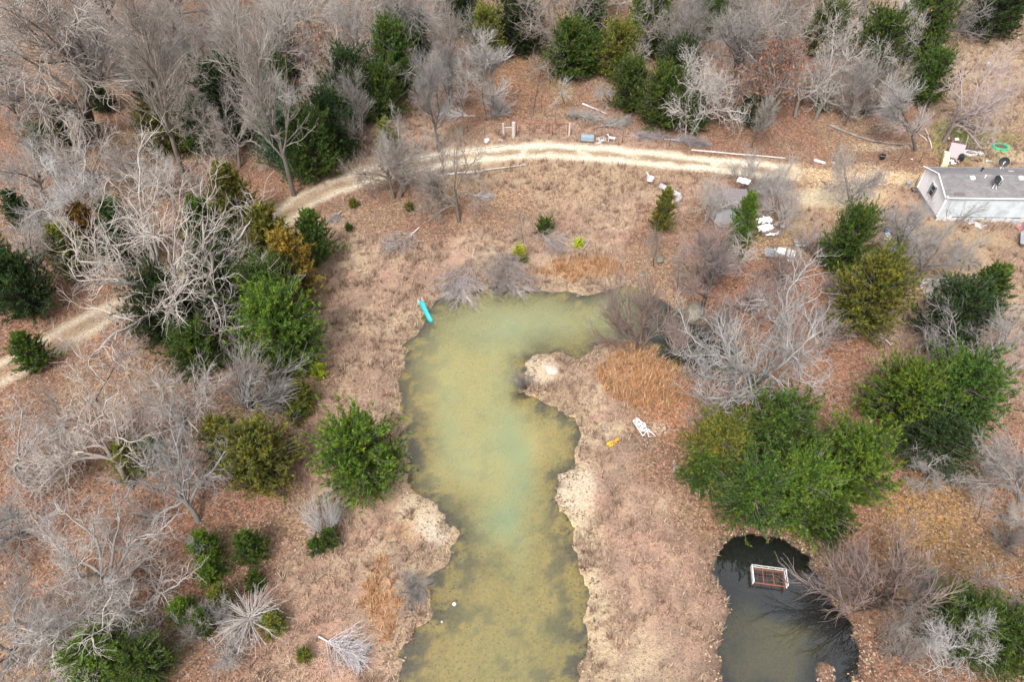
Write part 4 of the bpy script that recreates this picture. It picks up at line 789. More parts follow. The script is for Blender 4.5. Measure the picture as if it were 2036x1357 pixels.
m = MB(); m.box((-.012, -.05, (SK + HE) / 2), (.12, .12, HE - SK)); m.box((-.012, HW + .02, (SK + HE) / 2), (.10, .08, HE - SK)); m.build('corner_trim', M_trim, HOUSE)
m = MB(); m.tube([(-.24, -.24, HE - .06), (-.24, HW / 2, HR + .0), (-.24, HW + .24, HE - .06)], .05, n=4); m.box((HL / 2, -.23, HE - .1), (HL + .2, .05, .1)); m.build('fascia', M_trim, HOUSE)
wd = MB(); wy, wz = 2.2, 1.75; wd.box((-.03, wy, wz), (.05, 1.0, 1.2)); W_ = wd.build('window', M_trim, HOUSE)
m = MB(); m.box((-.062, wy, wz + .24), (.02, .5, .42)); m.build('pane', M_glass, W_); m = MB(); m.box((-.062, wy, wz - .26), (.02, .5, .46)); m.build('pane', M_glass, W_)
for sy in (-1, 1):
    m = MB(); [m.box((-.068, wy + sy * .40, wz - .52 + k * .115), (.03, .24, .07)) for k in range(10)]; m.box((-.058, wy + sy * .40, wz), (.012, .26, 1.16)); m.build('shutter', M_shut, W_)
for i in range(16):                                       # skirting panels, some slipped
    x_ = .35 + i * .62
    if x_ > 8.4: break
    m = MB(); m.box((x_, -.06 - .02 * (i % 3), SK / 2 - .03), (.57, .03, SK), Matrix.Rotation(R(8 + 6 * (i % 4 == 3)), 3, 'X') @ Matrix.Rotation(R(rnd.uniform(-2, 6 if i > 6 else 1)), 3, 'Y')); m.build('skirting_panel', M_white, HOUSE)
m = MB(); m.box((HL / 2 + 4.2, .8, SK / 2), (HL - 8.6, .1, SK)); m.build('underfloor', M_black, HOUSE); m = MB(); m.box((.06, HW / 2, SK / 2), (.05, HW, SK)); m.build('end_skirting', M_greyb, HOUSE)
# steps, deck and yard things against the home
def at(px_, py_, name, lb, cat, rz_=0, grp=None, z=0): p = Gg(px_, py_, z); return root(name, p, rz_, lb, cat, grp)
o = at(2010, 437, 'wooden_steps', 'small wooden steps against the front wall of the mobile home', 'steps', R(-14))
for k in range(5): m = MB(); m.box((0, .28 * k * .6, .16 + .2 * k), (.85, .22, .045)); m.build('tread', M_brick, o)
for s_ in (-1, 1): m = MB(); m.box((s_ * .45, .36, .5), (.05, .12, 1.35), Matrix.Rotation(R(-40), 3, 'X')); m.build('stringer', M_greyb, o)
o = at(2030, 482, 'board_deck', 'grey board deck corner at the right edge below the mobile home', 'deck', R(-28))
for k in range(7): m = MB(); m.box((1.3 + 0, -.75 + k * .26, .42), (2.6, .235, .05)); m.build('board', M_greyb, o)
m = MB(); m.box((-.05, .05, .45), (.38, 1.9, .06)); m.build('rim_board', M_greyb, o)
for s_ in ((0, -.7), (0, .8), (2.3, -.7), (2.3, .8)): m = MB(); m.box((*s_, .2), (.1, .1, .42)); m.build('leg', M_brick, o)
o = at(2030, 452, 'cloth_heap', 'red and blue cloth heap on the deck at the right edge', 'cloth', R(20)); c = rough_sheet(1.2, .7, .07, 3); c.build('red_cloth', M_red, o); c = rough_sheet(.8, .5, .09, 4); c.v = [(a + .3, b - .35, z_ + .06) for a, b, z_ in c.v]; c.build('blue_cloth', M_cblue, o)
o = at(2017, 444, 'loose_panel', 'pale loose panel lying at the foot of the wooden steps', 'panel', R(-35)); m = MB(); m.box((0, 0, .06), (1.0, .5, .04)); m.build('panel_face', M_greyb, o)
def single(name, mb, mat, px_, py_, lb, cat, rz_=0, z=0, bevel=0, grp=None, rx=0, ry=0):
    o = mb.build(name, mat, None, bevel); o.location = Gg(px_, py_, z); o.rotation_euler = (rx, ry, rz_); tag(o, lb, cat, grp); return o
single('propane_tank', MB().lathe([(.001, -.55), (.22, -.5), (.28, -.38), (.28, .38), (.22, .5), (.001, .55)], 14), M_white, 1874, 437, 'white drum lying by the front corner of the mobile home', 'drum', R(60), .26, rx=R(90))
single('water_jug', MB().lathe([(.001, 0), (.16, 0), (.17, .3), (.07, .38), (.06, .44), (.001, .44)], 12), M_cblue, 1888, 434, 'blue jug against the front skirting of the mobile home', 'jug')
# refrigerator, leaning board, barrel ...
o = at(1879, 327, 'refrigerator', 'yellowed old refrigerator lying on its back behind the mobile home', 'refrigerator', R(-27)); o.location.y += .3
m = MB(); m.box((0, 0, .33), (.56, 2.3, .6)); m.build('cabinet', M_cream, o, .04); m = MB(); m.box((0, -.3, .67), (.54, 1.4, .07)); m.build('door', M_cream, o, .02); m = MB(); m.box((0, .78, .67), (.54, .7, .07)); m.build('door', M_cream, o, .02)
m = MB(); m.box((-.24, -.05, .73), (.03, .4, .04)); m.box((-.24, .52, .73), (.03, .22, .04)); m.build('handle', M_black, o)
o = at(1897, 310, 'leaning_board', 'large faded pinkish board leaning beside the yellowed refrigerator', 'board', R(-25)); m = MB(); m.box((0, 0, .55), (1.35, .05, 1.6), Matrix.Rotation(R(-52), 3, 'X')); m.build('sheet', M_pink, o); m = MB(); m.box((0, .62, .5), (.06, .06, 1.0)); m.build('prop', M_brick, o)
o = at(1909, 318, 'black_barrel', 'black plastic barrel tipped on its side near the leaning board', 'barrel', R(60), z=.28); m = MB(); m.lathe([(.001, -.4), (.25, -.4), (.28, -.2), (.26, 0), (.28, .2), (.25, .4), (.001, .4)], 16); m.v = [(z_, y_, x_) for x_, y_, z_ in m.v]; m.build('drum_body', M_black, o); m = MB(); m.lathe([(.27, -.02), (.3, 0), (.27, .02)], 16, (0, 0, .12)); m.v = [(z_, y_, x_) for x_, y_, z_ in m.v]; m.build('hoop', M_black, o)
o = at(1888, 282, 'white_carton', 'open white carton at the foot of the leaning yard tree', 'box', R(-20)); m = MB(); m.box((0, 0, .22), (.7, .5, .42)); m.build('carton_body', M_brown, o); m = MB(); m.box((-.3, .05, .46), (.55, .55, .03), Matrix.Rotation(R(20), 3, 'Y')); m.build('flap', M_white, o); m = MB(); m.box((.42, 0, .42), (.6, .6, .03), Matrix.Rotation(R(-15), 3, 'Y')); m.build('flap', M_white, o)
def ringm(r, th, sy=1, h=.2): return MB().lathe([(r - th, 0), (r - th, h), (r, h + .03), (r + th * .4, h), (r + th, 0)], 28, sy=sy)
o = at(1928, 307, 'oval_tub', 'white oval tub lying in the green yard grass', 'tub', R(-15)); ringm(.62, .09, .62, .22).build('rim', M_white, o); MB().lathe([(.001, .03), (.55, .03)], 24, sy=.62).build('bottom', M_brown, o)
o = at(1988, 294, 'green_ring', 'bright green sandbox ring on the upper right yard', 'sandbox', R(-10)); ringm(.72, .1, .85, .18).build('rim', M_green, o); MB().lathe([(.001, .03), (.63, .03)], 24, sy=.85).build('bottom', M_grass if False else M_brown, o)
o = at(1885, 604, 'green_sandbox', 'bright green plastic sandbox on the edge of the concrete slab', 'sandbox', R(20), z=.05); ringm(.52, .08, .9, .26).build('rim', M_green, o); MB().lathe([(.001, .12), (.3, .1), (.46, .06)], 20, sy=.9).build('bottom', M_green, o)
for (a_, b_2, mt, lb, sz, sd) in [(1940, 295, M_pink, 'pinkish white crumpled cloth in the yard grass above the oval tub', (.8, .55), 5), (1952, 308, M_white, 'white crumpled scraps right of the oval tub', (.6, .8), 6), (1893, 324, M_white, 'white scraps between the refrigerator and the barrel', (.8, .5), 7),
    (1903, 321, M_pink, 'pale scrap under the leaning board', (.5, .35), 8), (1966, 322, M_post, 'pale scrap stack right of the dark litter in the yard', (.5, .4), 9), (1945, 321, M_brown, 'dark brown litter heap in the yard grass', (.7, .4), 10), (1914, 286, M_blue, 'small pale blue bag above the leaning board', (.35, .3), 11),
    (1803, 458, M_white, 'pale plastic bag by the thin leaning tree trunk', (.7, .5), 12), (1934, 446, M_conc, 'pale ash patch below the mobile home skirting', (2.2, .8), 13), (1812, 318, M_white, 'tiny white scrap in the leaf litter left of the refrigerator', (.2, .2), 14),
    (968, 282, M_conc, 'white rubble scraps on the verge left of the gate', (.9, .6), 15), (995, 280, M_conc, 'small white rubble beside the thick gate post', (.5, .3), 16), (1656, 326, M_post, 'small tan scrap on the verge above the bare yard', (.25, .25), 17),
    (1190, 286, M_post, 'tan paper scrap beside the white tube tangle', (.5, .35), 18), (1965, 128, M_white, 'white scrap in the upper right yard', (1.2, .6), 19), (2025, 78, M_white, 'white scrap near the right edge of the upper yard', (.5, .4), 20)]:
    single('litter_scrap', rough_sheet(sz[0], sz[1], .09, sd, 7, 6, cut=.3), mt, a_, b_2, lb, 'litter', rnd.uniform(0, 3), .03)
o = at(1752, 317, 'black_bucket', 'open black bucket in the leaf litter right of the white panel', 'bucket'); MB().lathe([(.001, 0), (.24, 0), (.32, .42), (.34, .42), (.33, .36), (.3, .38), (.22, .05), (.001, .05)], 16).build('pail', M_black, o); MB().tube([(-.33, 0, .4), (-.3, -.25, .5), (0, -.4, .5), (.3, -.25, .5), (.33, 0, .4)], .012, n=4).build('handle', M_post, o)
o = at(1629, 323, 'loose_panel', 'thin white panel lying on the verge above the bare yard', 'panel', R(-35)); m = MB(); m.box((0, 0, .07), (1.1, .4, .05)); m.build('panel_face', M_white, o)
o = at(1803, 372, 'grey_bucket', 'grey bucket at the corner left of the mobile home', 'bucket'); MB().lathe([(.001, 0), (.2, 0), (.26, .38), (.28, .38), (.24, .3), (.001, .05)], 14).build('pail', M_greyb, o)
o = at(1816, 382, 'wheel', 'dark old wheel lying left of the mobile home end wall', 'wheel', z=.1); MB().lathe([(.2, -.09), (.34, -.09), (.38, 0), (.34, .09), (.2, .09), (.2, -.09)], 18).build('tyre', M_black, o); MB().lathe([(.001, 0), (.2, .03)], 14).build('rim', M_greyb, o)
o = at(1763, 470, 'rubbish_bags', 'blue, black and white rubbish bags below the bare forked tree', 'rubbish', R(60))
for i, (dx, dy, mt, s_) in enumerate([(.55, .1, M_black, .42), (.1, 0, M_cblue, .34), (-.35, -.05, M_white, .34), (-.7, 0, M_cream, .28)]):
    m = MB(); m.lathe([(.001, 0), (s_, .06), (s_ * 1.05, .2), (s_ * .6, .42), (.08, .5), (.001, .48)], 11, (dx, dy, 0), .8); m.v = [(a + rnd.gauss(0, .03), b + rnd.gauss(0, .03), c_ + abs(rnd.gauss(0, .03))) for a, b, c_ in m.v]; m.build('bag', mt, o)
# shed, rubbish heap, boat
sp = G(1419, 447); o = root('storage_shed', (sp[0], sp[1], .0), R(-4), 'small grey shed with a brown ribbed roof among bare trees', 'shed'); w_, d_, h_ = 2.6, 2.2, 1.9
m = MB(); m.box((w_ / 2, .03, h_ / 2), (w_, .05, h_)); m.build('wall', M_shedw, o); m = MB(); m.box((w_ / 2, d_, h_ / 2 + .1), (w_, .05, h_ + .2)); m.build('wall', M_shedw, o)
for x_ in (.03, w_ - .03): m = MB(); m.box((x_, d_ / 2, h_ / 2), (.05, d_ - .08, h_)); m.build('wall', M_shedw, o)
for k in range(9): m = MB(); m.box((w_ / 2, .02 + k * d_ / 8.2, h_ + .06 + k * .045), (w_ + .3, d_ / 8.2 + .03, .035), Matrix.Rotation(R(4), 3, 'X')); m.build('roof_board', M_shedr, o)
m = MB(); m.box((.9, 0.0, .95), (.75, .02, 1.7)); m.build('door', plain('shed_door', (.36, .36, .38), .6), o)
single('white_sheet', rough_sheet(1.1, .75, .05, 31, th=.03), M_white, 1466, 403, 'white sheet lying on the right end of the grey shed roof', 'sheet', R(-30), 2.3, rx=R(5))
o = at(1522, 462, 'rubbish_heap', 'heap of crumpled white sheets beside the bright cedar at the shed', 'rubbish', R(10), z=.15)
for i, (dx, dy, w2, d2, zz) in enumerate([(0, .7, 1.3, .9, .5), (-.2, 0, 1.5, .8, .3), (.15, -.6, 1.3, .7, .1), (-.5, -.4, .7, .6, .35)]):
    c = rough_sheet(w2, d2, .13, 40 + i, 12, 9, cut=.5); c.v = [(a + dx, b + dy, z_ + zz) for a, b, z_ in c.v]; c.build('sheet', M_white, o)
m = MB(); m.box((0, .1, .1), (1.5, 1.6, .45)); m.build('pile_core', M_brick, o)
single('torn_white_panel', rough_sheet(.9, .5, .08, 47, cut=.3), M_white, 1549, 452, 'torn white panel right of the white rubbish heap', 'panel', R(-40), .15)
o = at(1556, 511, 'old_boat', 'old white boat hull end under dark limbs below the rubbish heap', 'boat', R(-22), z=.05)
m = MB(); L_ = [(-.95, .0, .5), (-.5, .42, .52), (.1, .55, .5), (.9, .5, .45)]; kz = [(-.9, 0, .2), (-.5, .25, .05), (.1, .35, 0), (.9, .32, .0)]
V_ = [(a, b, c_) for a, b, c_ in L_] + [(a, -b, c_) for a, b, c_ in L_] + [(a, b, c_) for a, b, c_ in kz] + [(a, -b, c_) for a, b, c_ in kz]
Fs = [];
for i in range(3): Fs += [(i, i + 1, i + 9, i + 8), (i + 4, i + 12, i + 13, i + 5), (i + 8, i + 9, i + 13, i + 12), (i, i + 4, i + 5, i + 1)]
Fs += [(3, 7, 15, 11)]; m.add(V_, Fs); m.build('hull', M_white, o); m = MB(); m.box((.15, 0, .55), (.12, 1.05, .05)); m.box((.5, 0, .54), (.1, 1.0, .05)); m.build('thwart', M_brick, o)
single('white_scrap_lid', rough_sheet(.5, .4, .06, 51, 5, 4), M_white, 1570, 520, 'small white lid right of the old boat hull', 'lid', 0, .1)
o = at(1592, 492, 'bench', 'low white and grey bench in the dry grass right of the old boat', 'bench', R(-2))
for k, yy in enumerate((-.24, 0, .24)): m = MB(); m.box((0, yy, .36), (1.25, .18, .05)); m.build('slat', M_white if k != 1 else M_greyb, o)
for s_ in (-.5, .5): m = MB(); m.box((s_, 0, .17), (.08, .55, .34)); m.build('leg', M_greyb, o)
o = at(1622, 475, 'small_blue_tub', 'small blue grey tub in the yard right of the bench', 'tub'); MB().lathe([(.001, 0), (.28, 0), (.36, .25), (.38, .25), (.3, .08), (.001, .06)], 14).build('basin', M_blue, o)
o = at(1530, 510, 'wooden_pallet', 'grey wooden pallet leaning left of the old boat hull', 'pallet', R(75), z=.35)
for k in range(6): m = MB(); m.box((-.5 + k * .2, 0, .05), (.14, 1.0, .03), None); m.build('slat', M_greyb, o)
for k in (-1, 0, 1): m = MB(); m.box((0, k * .42, 0), (1.15, .08, .07)); m.build('rail', M_greyb, o)
for px_, py_, a_, lb in [(1714, 548, -50, 'white slatted bed frame behind the large olive cedar, nearer the shed'), (1728, 566, -20, 'white slatted frame behind the large olive cedar, nearer the pond')]:
    o = at(px_, py_, 'slatted_frame', lb, 'frame', R(a_), z=.4)
    for k in range(6): m = MB(); m.box((-.6 + k * .24, 0, .05), (.09, .9, .03)); m.build('slat', M_white, o)
    for k in (-1, 1): m = MB(); m.box((0, k * .45, 0), (1.4, .07, .07)); m.build('rail', M_white, o)
# concrete slab
sp4 = [G(1820, 560), G(1880, 553), G(1899, 590), G(1885, 607), G(1862, 617), G(1842, 596)]; o = root('concrete_slab', tuple(sum(p[i] for p in sp4) / 6 for i in range(2)) + (.0,), 0, 'weathered pale concrete slab right of the large olive cedar', 'concrete slab')
m = MB(); V_ = [(p[0] - o.location.x, p[1] - o.location.y, z_) for z_ in (.17, -.1) for p in sp4]; m.add(V_, [tuple(range(5, -1, -1))[::-1] if False else (5, 4, 3, 2, 1, 0), (6, 7, 8, 9, 10, 11)] + [(i, (i + 1) % 6, 6 + (i + 1) % 6, 6 + i) for i in range(6)]); m.build('slab_body', M_conc, o)
# gate, posts, fence
def post(px_, py_, h, r, mat, lb, name='fence_post', n=6, grp='fence posts along the wood edge'):
    m = MB(); lx, ly = rnd.gauss(0, .04), rnd.gauss(0, .04); m.tube([(0, 0, -.1), (lx / 2, ly / 2, h / 2), (lx, ly, h)], r, r * .95, n); return single(name, m, mat, px_, py_, lb, 'post', grp=grp)
post(1021, 274, 1.75, .19, M_post, 'thick pale gate post at the left of the red pipe gate', 'gate_post', 10, 'gate posts'); post(1131.5, 270, 1.45, .11, M_post, 'thinner pale gate post at the right of the red pipe gate', 'gate_post', 8, 'gate posts'); post(1002, 272, 1.5, .11, M_post, 'grey brace post left of the thick gate post', 'gate_post', 7, 'gate posts')
m = MB(); m.tube([(-.55, 0, 0), (.55, 0, .02)], .06); single('brace_rail', m, M_post, 1011, 268, 'short pale rail between the brace post and the thick gate post', 'rail', z=.8)
def gate(x0, x1, py_, lb, h, sag):
    a = G(x0, py_); b = G(x1, py_); L = b[0] - a[0]; o = root('pipe_gate', (a[0], a[1], H(a[0], a[1]) + .05), 0, lb, 'gate', 'red pipe gates'); z1, z0 = h, .08
    m = MB(); m.tube([(.08, 0, z1), (L - .08, 0, z1 + sag)], .045); m.build('top_rail', M_rust, o); m = MB(); m.tube([(.08, 0, z0), (L - .08, 0, z0 + sag)], .015); m.build('bottom_rail', M_rust, o)
    for x_ in (.08, L - .08): m = MB(); m.tube([(x_, 0, z0), (x_, 0, z1 + sag * (x_ > 1))], .045); m.build('stile', M_rust, o)
    for k in range(1, 4): m = MB(); m.tube([(.08, 0, z0 + (z1 - z0) * k / 4), (L - .08, 0, z0 + (z1 - z0) * k / 4)], .008, n=4); m.build('wire', M_rust, o)
gate(1025, 1093, 269, 'wide left leaf of the red pipe gate', 1.25, .08); gate(1096, 1130, 269, 'narrow right leaf of the red pipe gate', 1.3, -.05)
FP = [(930, 264, 'fence post second left of the brace post'), (964, 271, 'fence post next left of the brace post'), (1103, 247, 'fence post just behind the red gate leaves'), (1083, 231, 'fence post on the lane side above the gate'), (1076, 213, 'fence post farther up the lane'), (1196, 273, 'fence post above the white tube tangle'),
      (1237, 284, 'fence post right of the white animal figure'), (1330, 294, 'fence post at the far end of the brush row'), (1656, 322, 'fence post above the bare yard by the white panel'), (1695, 325, 'fence post left of the black bucket'), (1742, 328, 'fence post just left of the black bucket foot'), (1785, 325, 'fence post right of the black bucket'), (1827, 325, 'fence post between the bucket and the refrigerator'), (1818, 372, 'fence stake at the left corner of the mobile home')]
for a_, b_2, lb in FP: post(a_, b_2, 1.35, .03, M_tpost, 'thin dark ' + lb)
for (A_, B_, lb) in [((930, 264), (1002, 272), 'sagging wire fence left of the gate'), ((1132, 270), (1330, 294), 'sagging wire fence right of the gate behind the track'), ((1656, 322), (1827, 325), 'sagging wire fence above the bare yard')]:
    a = Gg(*A_); b = Gg(*B_); o = root('wire_fence', a, 0, lb, 'fence')
    for z_ in (.4, .8, 1.15): m = MB(); m.tube([tuple((b - a) * t + Vector((0, 0, z_ - .1 * math.sin(t * 3.14)))) for t in (0, .25, .5, .75, 1)], .006, n=3); m.build('wire', M_tpost, o)
o = at(1167, 281, 'metal_trough', 'blue grey sheet metal trough beside the fence right of the gate', 'trough', R(-6)); o.scale = (.8, .8, .9); m = MB(); m.box((0, 0, .5), (1.75, .7, .62)); m.build('tank_body', M_blue, o, .06)
for s_ in (-.75, .75): m = MB(); m.box((s_, -.25, .1), (.08, .08, .25)); m.build('leg', M_tpost, o)
m = MB(); m.box((-.9, 0, .5), (.05, .74, .7)); m.build('end_plate', M_tpost, o)
o = at(1196, 284, 'tube_tangle', 'tangle of bent white tubing beside the blue grey trough', 'tubing')
for k in range(7): a_ = k * .9; m = MB(); m.tube([(math.cos(a_) * .1, math.sin(a_) * .1, .1), (math.cos(a_) * .4, math.sin(a_) * .35, .55), (math.cos(a_ + .6) * .6, math.sin(a_ + .6) * .45, .15 + .3 * (k % 2))], .03, n=5); m.build('tube', M_white, o)
o = at(1215, 283, 'lawn_figure', 'small white four legged lawn figure right of the white tubing', 'lawn figure', R(-10))
m = MB(); m.tube([(-.3, 0, .52), (0, 0, .5), (.34, 0, .46)], .13, .12, 8); m.tube([(-.27, 0, .55), (-.4, 0, .85)], .07, .05, 7); m.tube([(-.36, 0, .86), (-.56, 0, .8)], .06, .035, 7); m.tube([(.34, 0, .5), (.46, 0, .6)], .03, .02, 5); m.build('figure_body', M_white, o)
for a_, b_2 in ((-.26, -.08), (-.26, .08), (.28, -.08), (.28, .08)): m = MB(); m.tube([(a_, b_2, .45), (a_ * 1.1, b_2, 0)], .035, .03, 5); m.build('leg', M_white, o)
# plastic chair
o = at(1291, 366, 'plastic_chair', 'white plastic armchair with a faded red base in the grass above the weathered log', 'chair', R(-15)); m = MB(); m.lathe([(.001, .40), (.22, .38), (.30, .36), (.33, .62), (.36, .62), (.34, .32), (.001, .33)], 14); m.build('seat', M_white, o)
m = MB(); m.box((-.27, .1, .72), (.09, .62, .5), Matrix.Rotation(R(-12), 3, 'Y') @ Matrix.Rotation(R(25), 3, 'Z')); m.build('backrest', M_white, o, .04)
for a_, b_2 in ((-.22, -.22), (.22, -.22), (-.22, .22), (.22, .22)): m = MB(); m.box((a_, b_2, .17), (.09, .09, .36)); m.build('leg', M_red, o)
# slide
o = at(846, 625, 'toddler_slide', 'turquoise toddler slide running from the bank into the pond', 'slide', R(34)); 
o.scale = (.62, .78, .85)
m = MB(); pr = [(.62, 1.02), (.5, .98), (.0, .55), (-.55, .14), (-.85, .02), (-1.15, 0)]
V_, Fs = [], []
for (yy, zz) in pr: V_ += [(-.27, yy, zz + .18), (-.22, yy, zz), (.22, yy, zz), (.27, yy, zz + .18), (.30, yy, zz + .18), (.25, yy, zz - .05), (-.25, yy, zz - .05), (-.30, yy, zz + .18)]
for i in range(len(pr) - 1):
    for k in range(8): Fs.append((i * 8 + k, i * 8 + (k + 1) % 8, (i + 1) * 8 + (k + 1) % 8, (i + 1) * 8 + k))
m.add(V_, Fs); m.build('chute', M_teal, o); m = MB(); m.box((-.02, .85, .98), (.62, .46, .08)); m.build('platform', M_teal, o, .02)
for s_ in (-.3, .3):
    m = MB(); m.tube([(s_, .66, .98), (s_, .68, 1.38), (s_, 1.0, 1.42), (s_, 1.08, .98)], .03, n=6); m.build('hand_rail', M_white, o)
    m = MB(); m.tube([(s_ * .9, 1.0, .98), (s_, 1.55, 0)], .05, n=6); m.build('leg', M_yellow, o)
for k in range(1, 4): m = MB(); m.box((0, 1.06 + .12 * k, .98 - .24 * k), (.5, .1, .05)); m.build('step', M_yellow, o)
# white tube frame and orange toy
o = at(1272, 855, 'broken_lawn_chair', 'collapsed white tubular lawn chair lying on the bare patch', 'lawn chair', R(25), z=.1); o.scale = (.72, .78, .8)
fr_ = [[(-.35, -.9, .1), (-.4, 0, .3), (-.3, .8, .1), (.25, 1.05, .05), (.35, .1, .35), (.4, -.6, .15), (-.35, -.9, .1)], [(-.3, .1, .45), (.4, .0, .5), (.15, -1.15, .05), (.75, -1.35, .02), (.35, -.6, .4)], [(-.2, .7, .3), (.2, .3, .5), (-.1, -.5, .2), (.5, -1.0, .3)]]
for p in fr_: MB().tube(p, .045, n=6).build('frame_tube', M_white, o)
for k in range(7): m = MB(); m.box((.0, -.5 + .2 * k, .26 + .05 * (k % 2)), (.62, .1, .03), Matrix.Rotation(R(rnd.uniform(-18, 18)), 3, 'Z')); m.build('webbing', M_trim, o)
o = at(1219, 884, 'toy_plane', 'orange yellow plastic toy lying on the bare ground left of the collapsed chair', 'toy', R(14)); m = MB(); m.tube([(-.5, -.05, .12), (-.2, .0, .16), (.2, .05, .16), (.5, .1, .1)], .10, .06, 8); m.build('toy_body', M_gold, o); m = MB(); m.box((-.1, -.12, .12), (.6, .2, .06), rotz(.3)); m.build('wing', M_gold, o); m = MB(); m.box((.35, .15, .12), (.35, .16, .06), rotz(.1)); m.build('tail', M_gold, o)
# bed frame in the dark pond
o = at(1526, 1152, 'bed_frame', 'rusty daybed frame with white rails standing in the dark pond', 'bed frame', R(-8)); o.location.z = -.12; o.scale = (.96, .96, .96)
bw, bd = 1.85, .88
for y_ in (-bd / 2, bd / 2): m = MB(); m.box((0, y_, .30), (bw, .05, .05)); m.build('side_rail', M_rust, o)
for x_ in (-bw / 2, -.3, .3, bw / 2): m = MB(); m.box((x_, 0, .30), (.04, bd, .04)); m.build('cross_bar', M_rust, o)
for k in range(5): m = MB(); m.tube([(-bw / 2, -bd / 2 + bd * (k + .5) / 5, .3), (bw / 2, -bd / 2 + bd * (k + .5) / 5, .3)], .008, n=4); m.build('spring_wire', M_brown, o)
for k in range(10): m = MB(); m.tube([(-bw / 2 + bw * (k + .5) / 10, -bd / 2, .3), (-bw / 2 + bw * (k + .5) / 10, bd / 2, .3)], .007, n=4); m.build('spring_wire', M_brown, o)
m = MB(); m.box((-bw / 2 - .05, 0, .5), (.07, bd + .2, .34)); m.build('headboard', M_white, o, .01)
m = MB(); [m.box((bw / 2 + .06, 0, z_), (.05, bd + .2, .05)) for z_ in (.35, .68)]; [m.box((bw / 2 + .06, -.45 + k * .3, .5), (.045, .045, .3)) for k in range(4)]; m.build('footboard', M_white, o)
m = MB(); [m.box((0, bd / 2 + .06, z_), (bw, .045, .05)) for z_ in (.42, .66)]; [m.box((-.8 + k * .4, bd / 2 + .06, .54), (.045, .045, .22)) for k in range(5)]; m.build('back_rail', M_post, o)
for x_ in (-bw / 2, bw / 2):
    for y_ in (-bd / 2, bd / 2): m = MB(); m.box((x_, y_, -.1), (.05, .05, .8)); m.build('leg', M_rust, o)
m = MB(); m.lathe([(.001, -.11), (.07, -.09), (.11, 0), (.07, .09), (.001, .11)], 14); single('white_ball', m, M_trim, 903, 1201, 'small white ball floating near the left bank of the pond', 'ball').location.z = -.1
m = MB(); m.lathe([(.001, -.05), (.05, 0), (.001, .05)], 8); single('white_float', m, M_trim, 878, 1236, 'tiny white float left of the white ball on the pond', 'float').location.z = -.11
# rocks
def rock(px_, py_, s, lb, seed, mat=M_rock, sq=.5):
    r = np.random.default_rng(seed); import bmesh; bm = bmesh.new(); bmesh.ops.create_icosphere(bm, subdivisions=3, radius=1)
    pl = [(unit(r.normal(0, 1, 3) * [1, 1, .8]), r.uniform(.6, .95)) for _ in range(11)]
    for v in bm.verts:
        for nrm, d in pl:
            t = np.dot(np.array(v.co), nrm)
            if t > d: v.co -= Vector(nrm * (t - d))
        v.co *= 1 + .05 * math.sin(v.co.x * 9 + seed) * math.cos(v.co.y * 8); v.co = Vector((v.co.x * s[0], v.co.y * s[1], v.co.z * s[2]))
    me = bpy.data.meshes.new('boulder'); bm.to_mesh(me); me.materials.append(mat); o = link('boulder', me); o.location = Gg(px_, py_, s[2] * .35); o.rotation_euler = (0, 0, r.uniform(0, 6)); tag(o, lb, 'rock', 'rocks by the ponds')
rock(1383, 628, (1.05, .85, .7), 'large mossy boulder above the dark inlet', 3); rock(1352, 660, (.7, .5, .35), 'flat rock ledge just below the large mossy boulder', 4); rock(1312, 521, (.5, .4, .35), 'grey rock on the bank above the willow brush', 5); rock(1278, 549, (.35, .3, .2), 'small greenish rock left of the bank rock', 6)
rock(1096, 738, (.55, .5, .10), 'pale flat rock on the sandy point', 8, plain('pale_pink_rock', (.50, .42, .36), .9, var=.35, scale=5, dirt=(.3, .23, .18), bump=.6)); rock(1345, 936, (.3, .3, .18), 'small dark stone at the left tip of the big cedar group', 9)
# logs and poles
def log(a, b, r0, r1, lb, mat=M_log, bend=.0, name='fallen_log', n=8, br=0, seed=1):
    A_ = Gg(*a); B_ = Gg(*b); d = B_ - A_; r = np.random.default_rng(seed); side = Vector((-d.y, d.x, 0)).normalized(); o = root(name, A_, 0, lb, 'log', 'fallen logs and poles')
    pts = [tuple(d * t + side * (bend * math.sin(t * 3.14) + r.normal(0, .03)) + Vector((0, 0, r0 * .8 + .03))) for t in np.linspace(0, 1, 7)]
    MB().tube(pts, r0, r1, n).build('stem', mat, o)
    for k in range(br):
        t = r.uniform(.25, .95); p = d * t + side * (bend * math.sin(t * 3.14)) + Vector((0, 0, r0)); s_ = r.choice([-1, 1]); q = p + d.normalized() * r.uniform(.2, .8) + side * s_ * r.uniform(.3, 1.1) + Vector((0, 0, r.uniform(0, .5)))
        MB().tube([tuple(p), tuple((p + q) / 2 + Vector((0, 0, .08))), tuple(q)], r1 * .6, r1 * .25, 4).build('branch', mat, o)
log((1668, 221), (1800, 217), .30, .12, 'thick long fallen log in the leaf litter of the upper right wood', br=3); log((1722, 234), (1790, 228), .16, .08, 'dark fallen log just below the thick long one', bend=.2, br=4, seed=3)
log((1648, 250), (1795, 292), .15, .05, 'long curved fallen trunk below the thick log', M_log, -.9, br=4, seed=4); log((1715, 266), (1790, 258), .06, .03, 'thin curved branch on the litter above the curved trunk', M_log, -.3, seed=5)
log((1374, 301), (1560, 317), .09, .07, 'long pale pole lying beside the track right of centre', M_post, name='pale_pole'); log((818, 319), (1000, 292), .09, .06, 'long pale pole lying beside the track right of the twin trees', M_post, name='pale_pole')
log((868, 354), (1045, 331), .10, .05, 'bleached pole on the grass side of the track', M_post, name='pale_pole', seed=7); log((880, 350), (960, 344), .13, .09, 'bleached log beside the bleached pole below the track', M_post, seed=8)
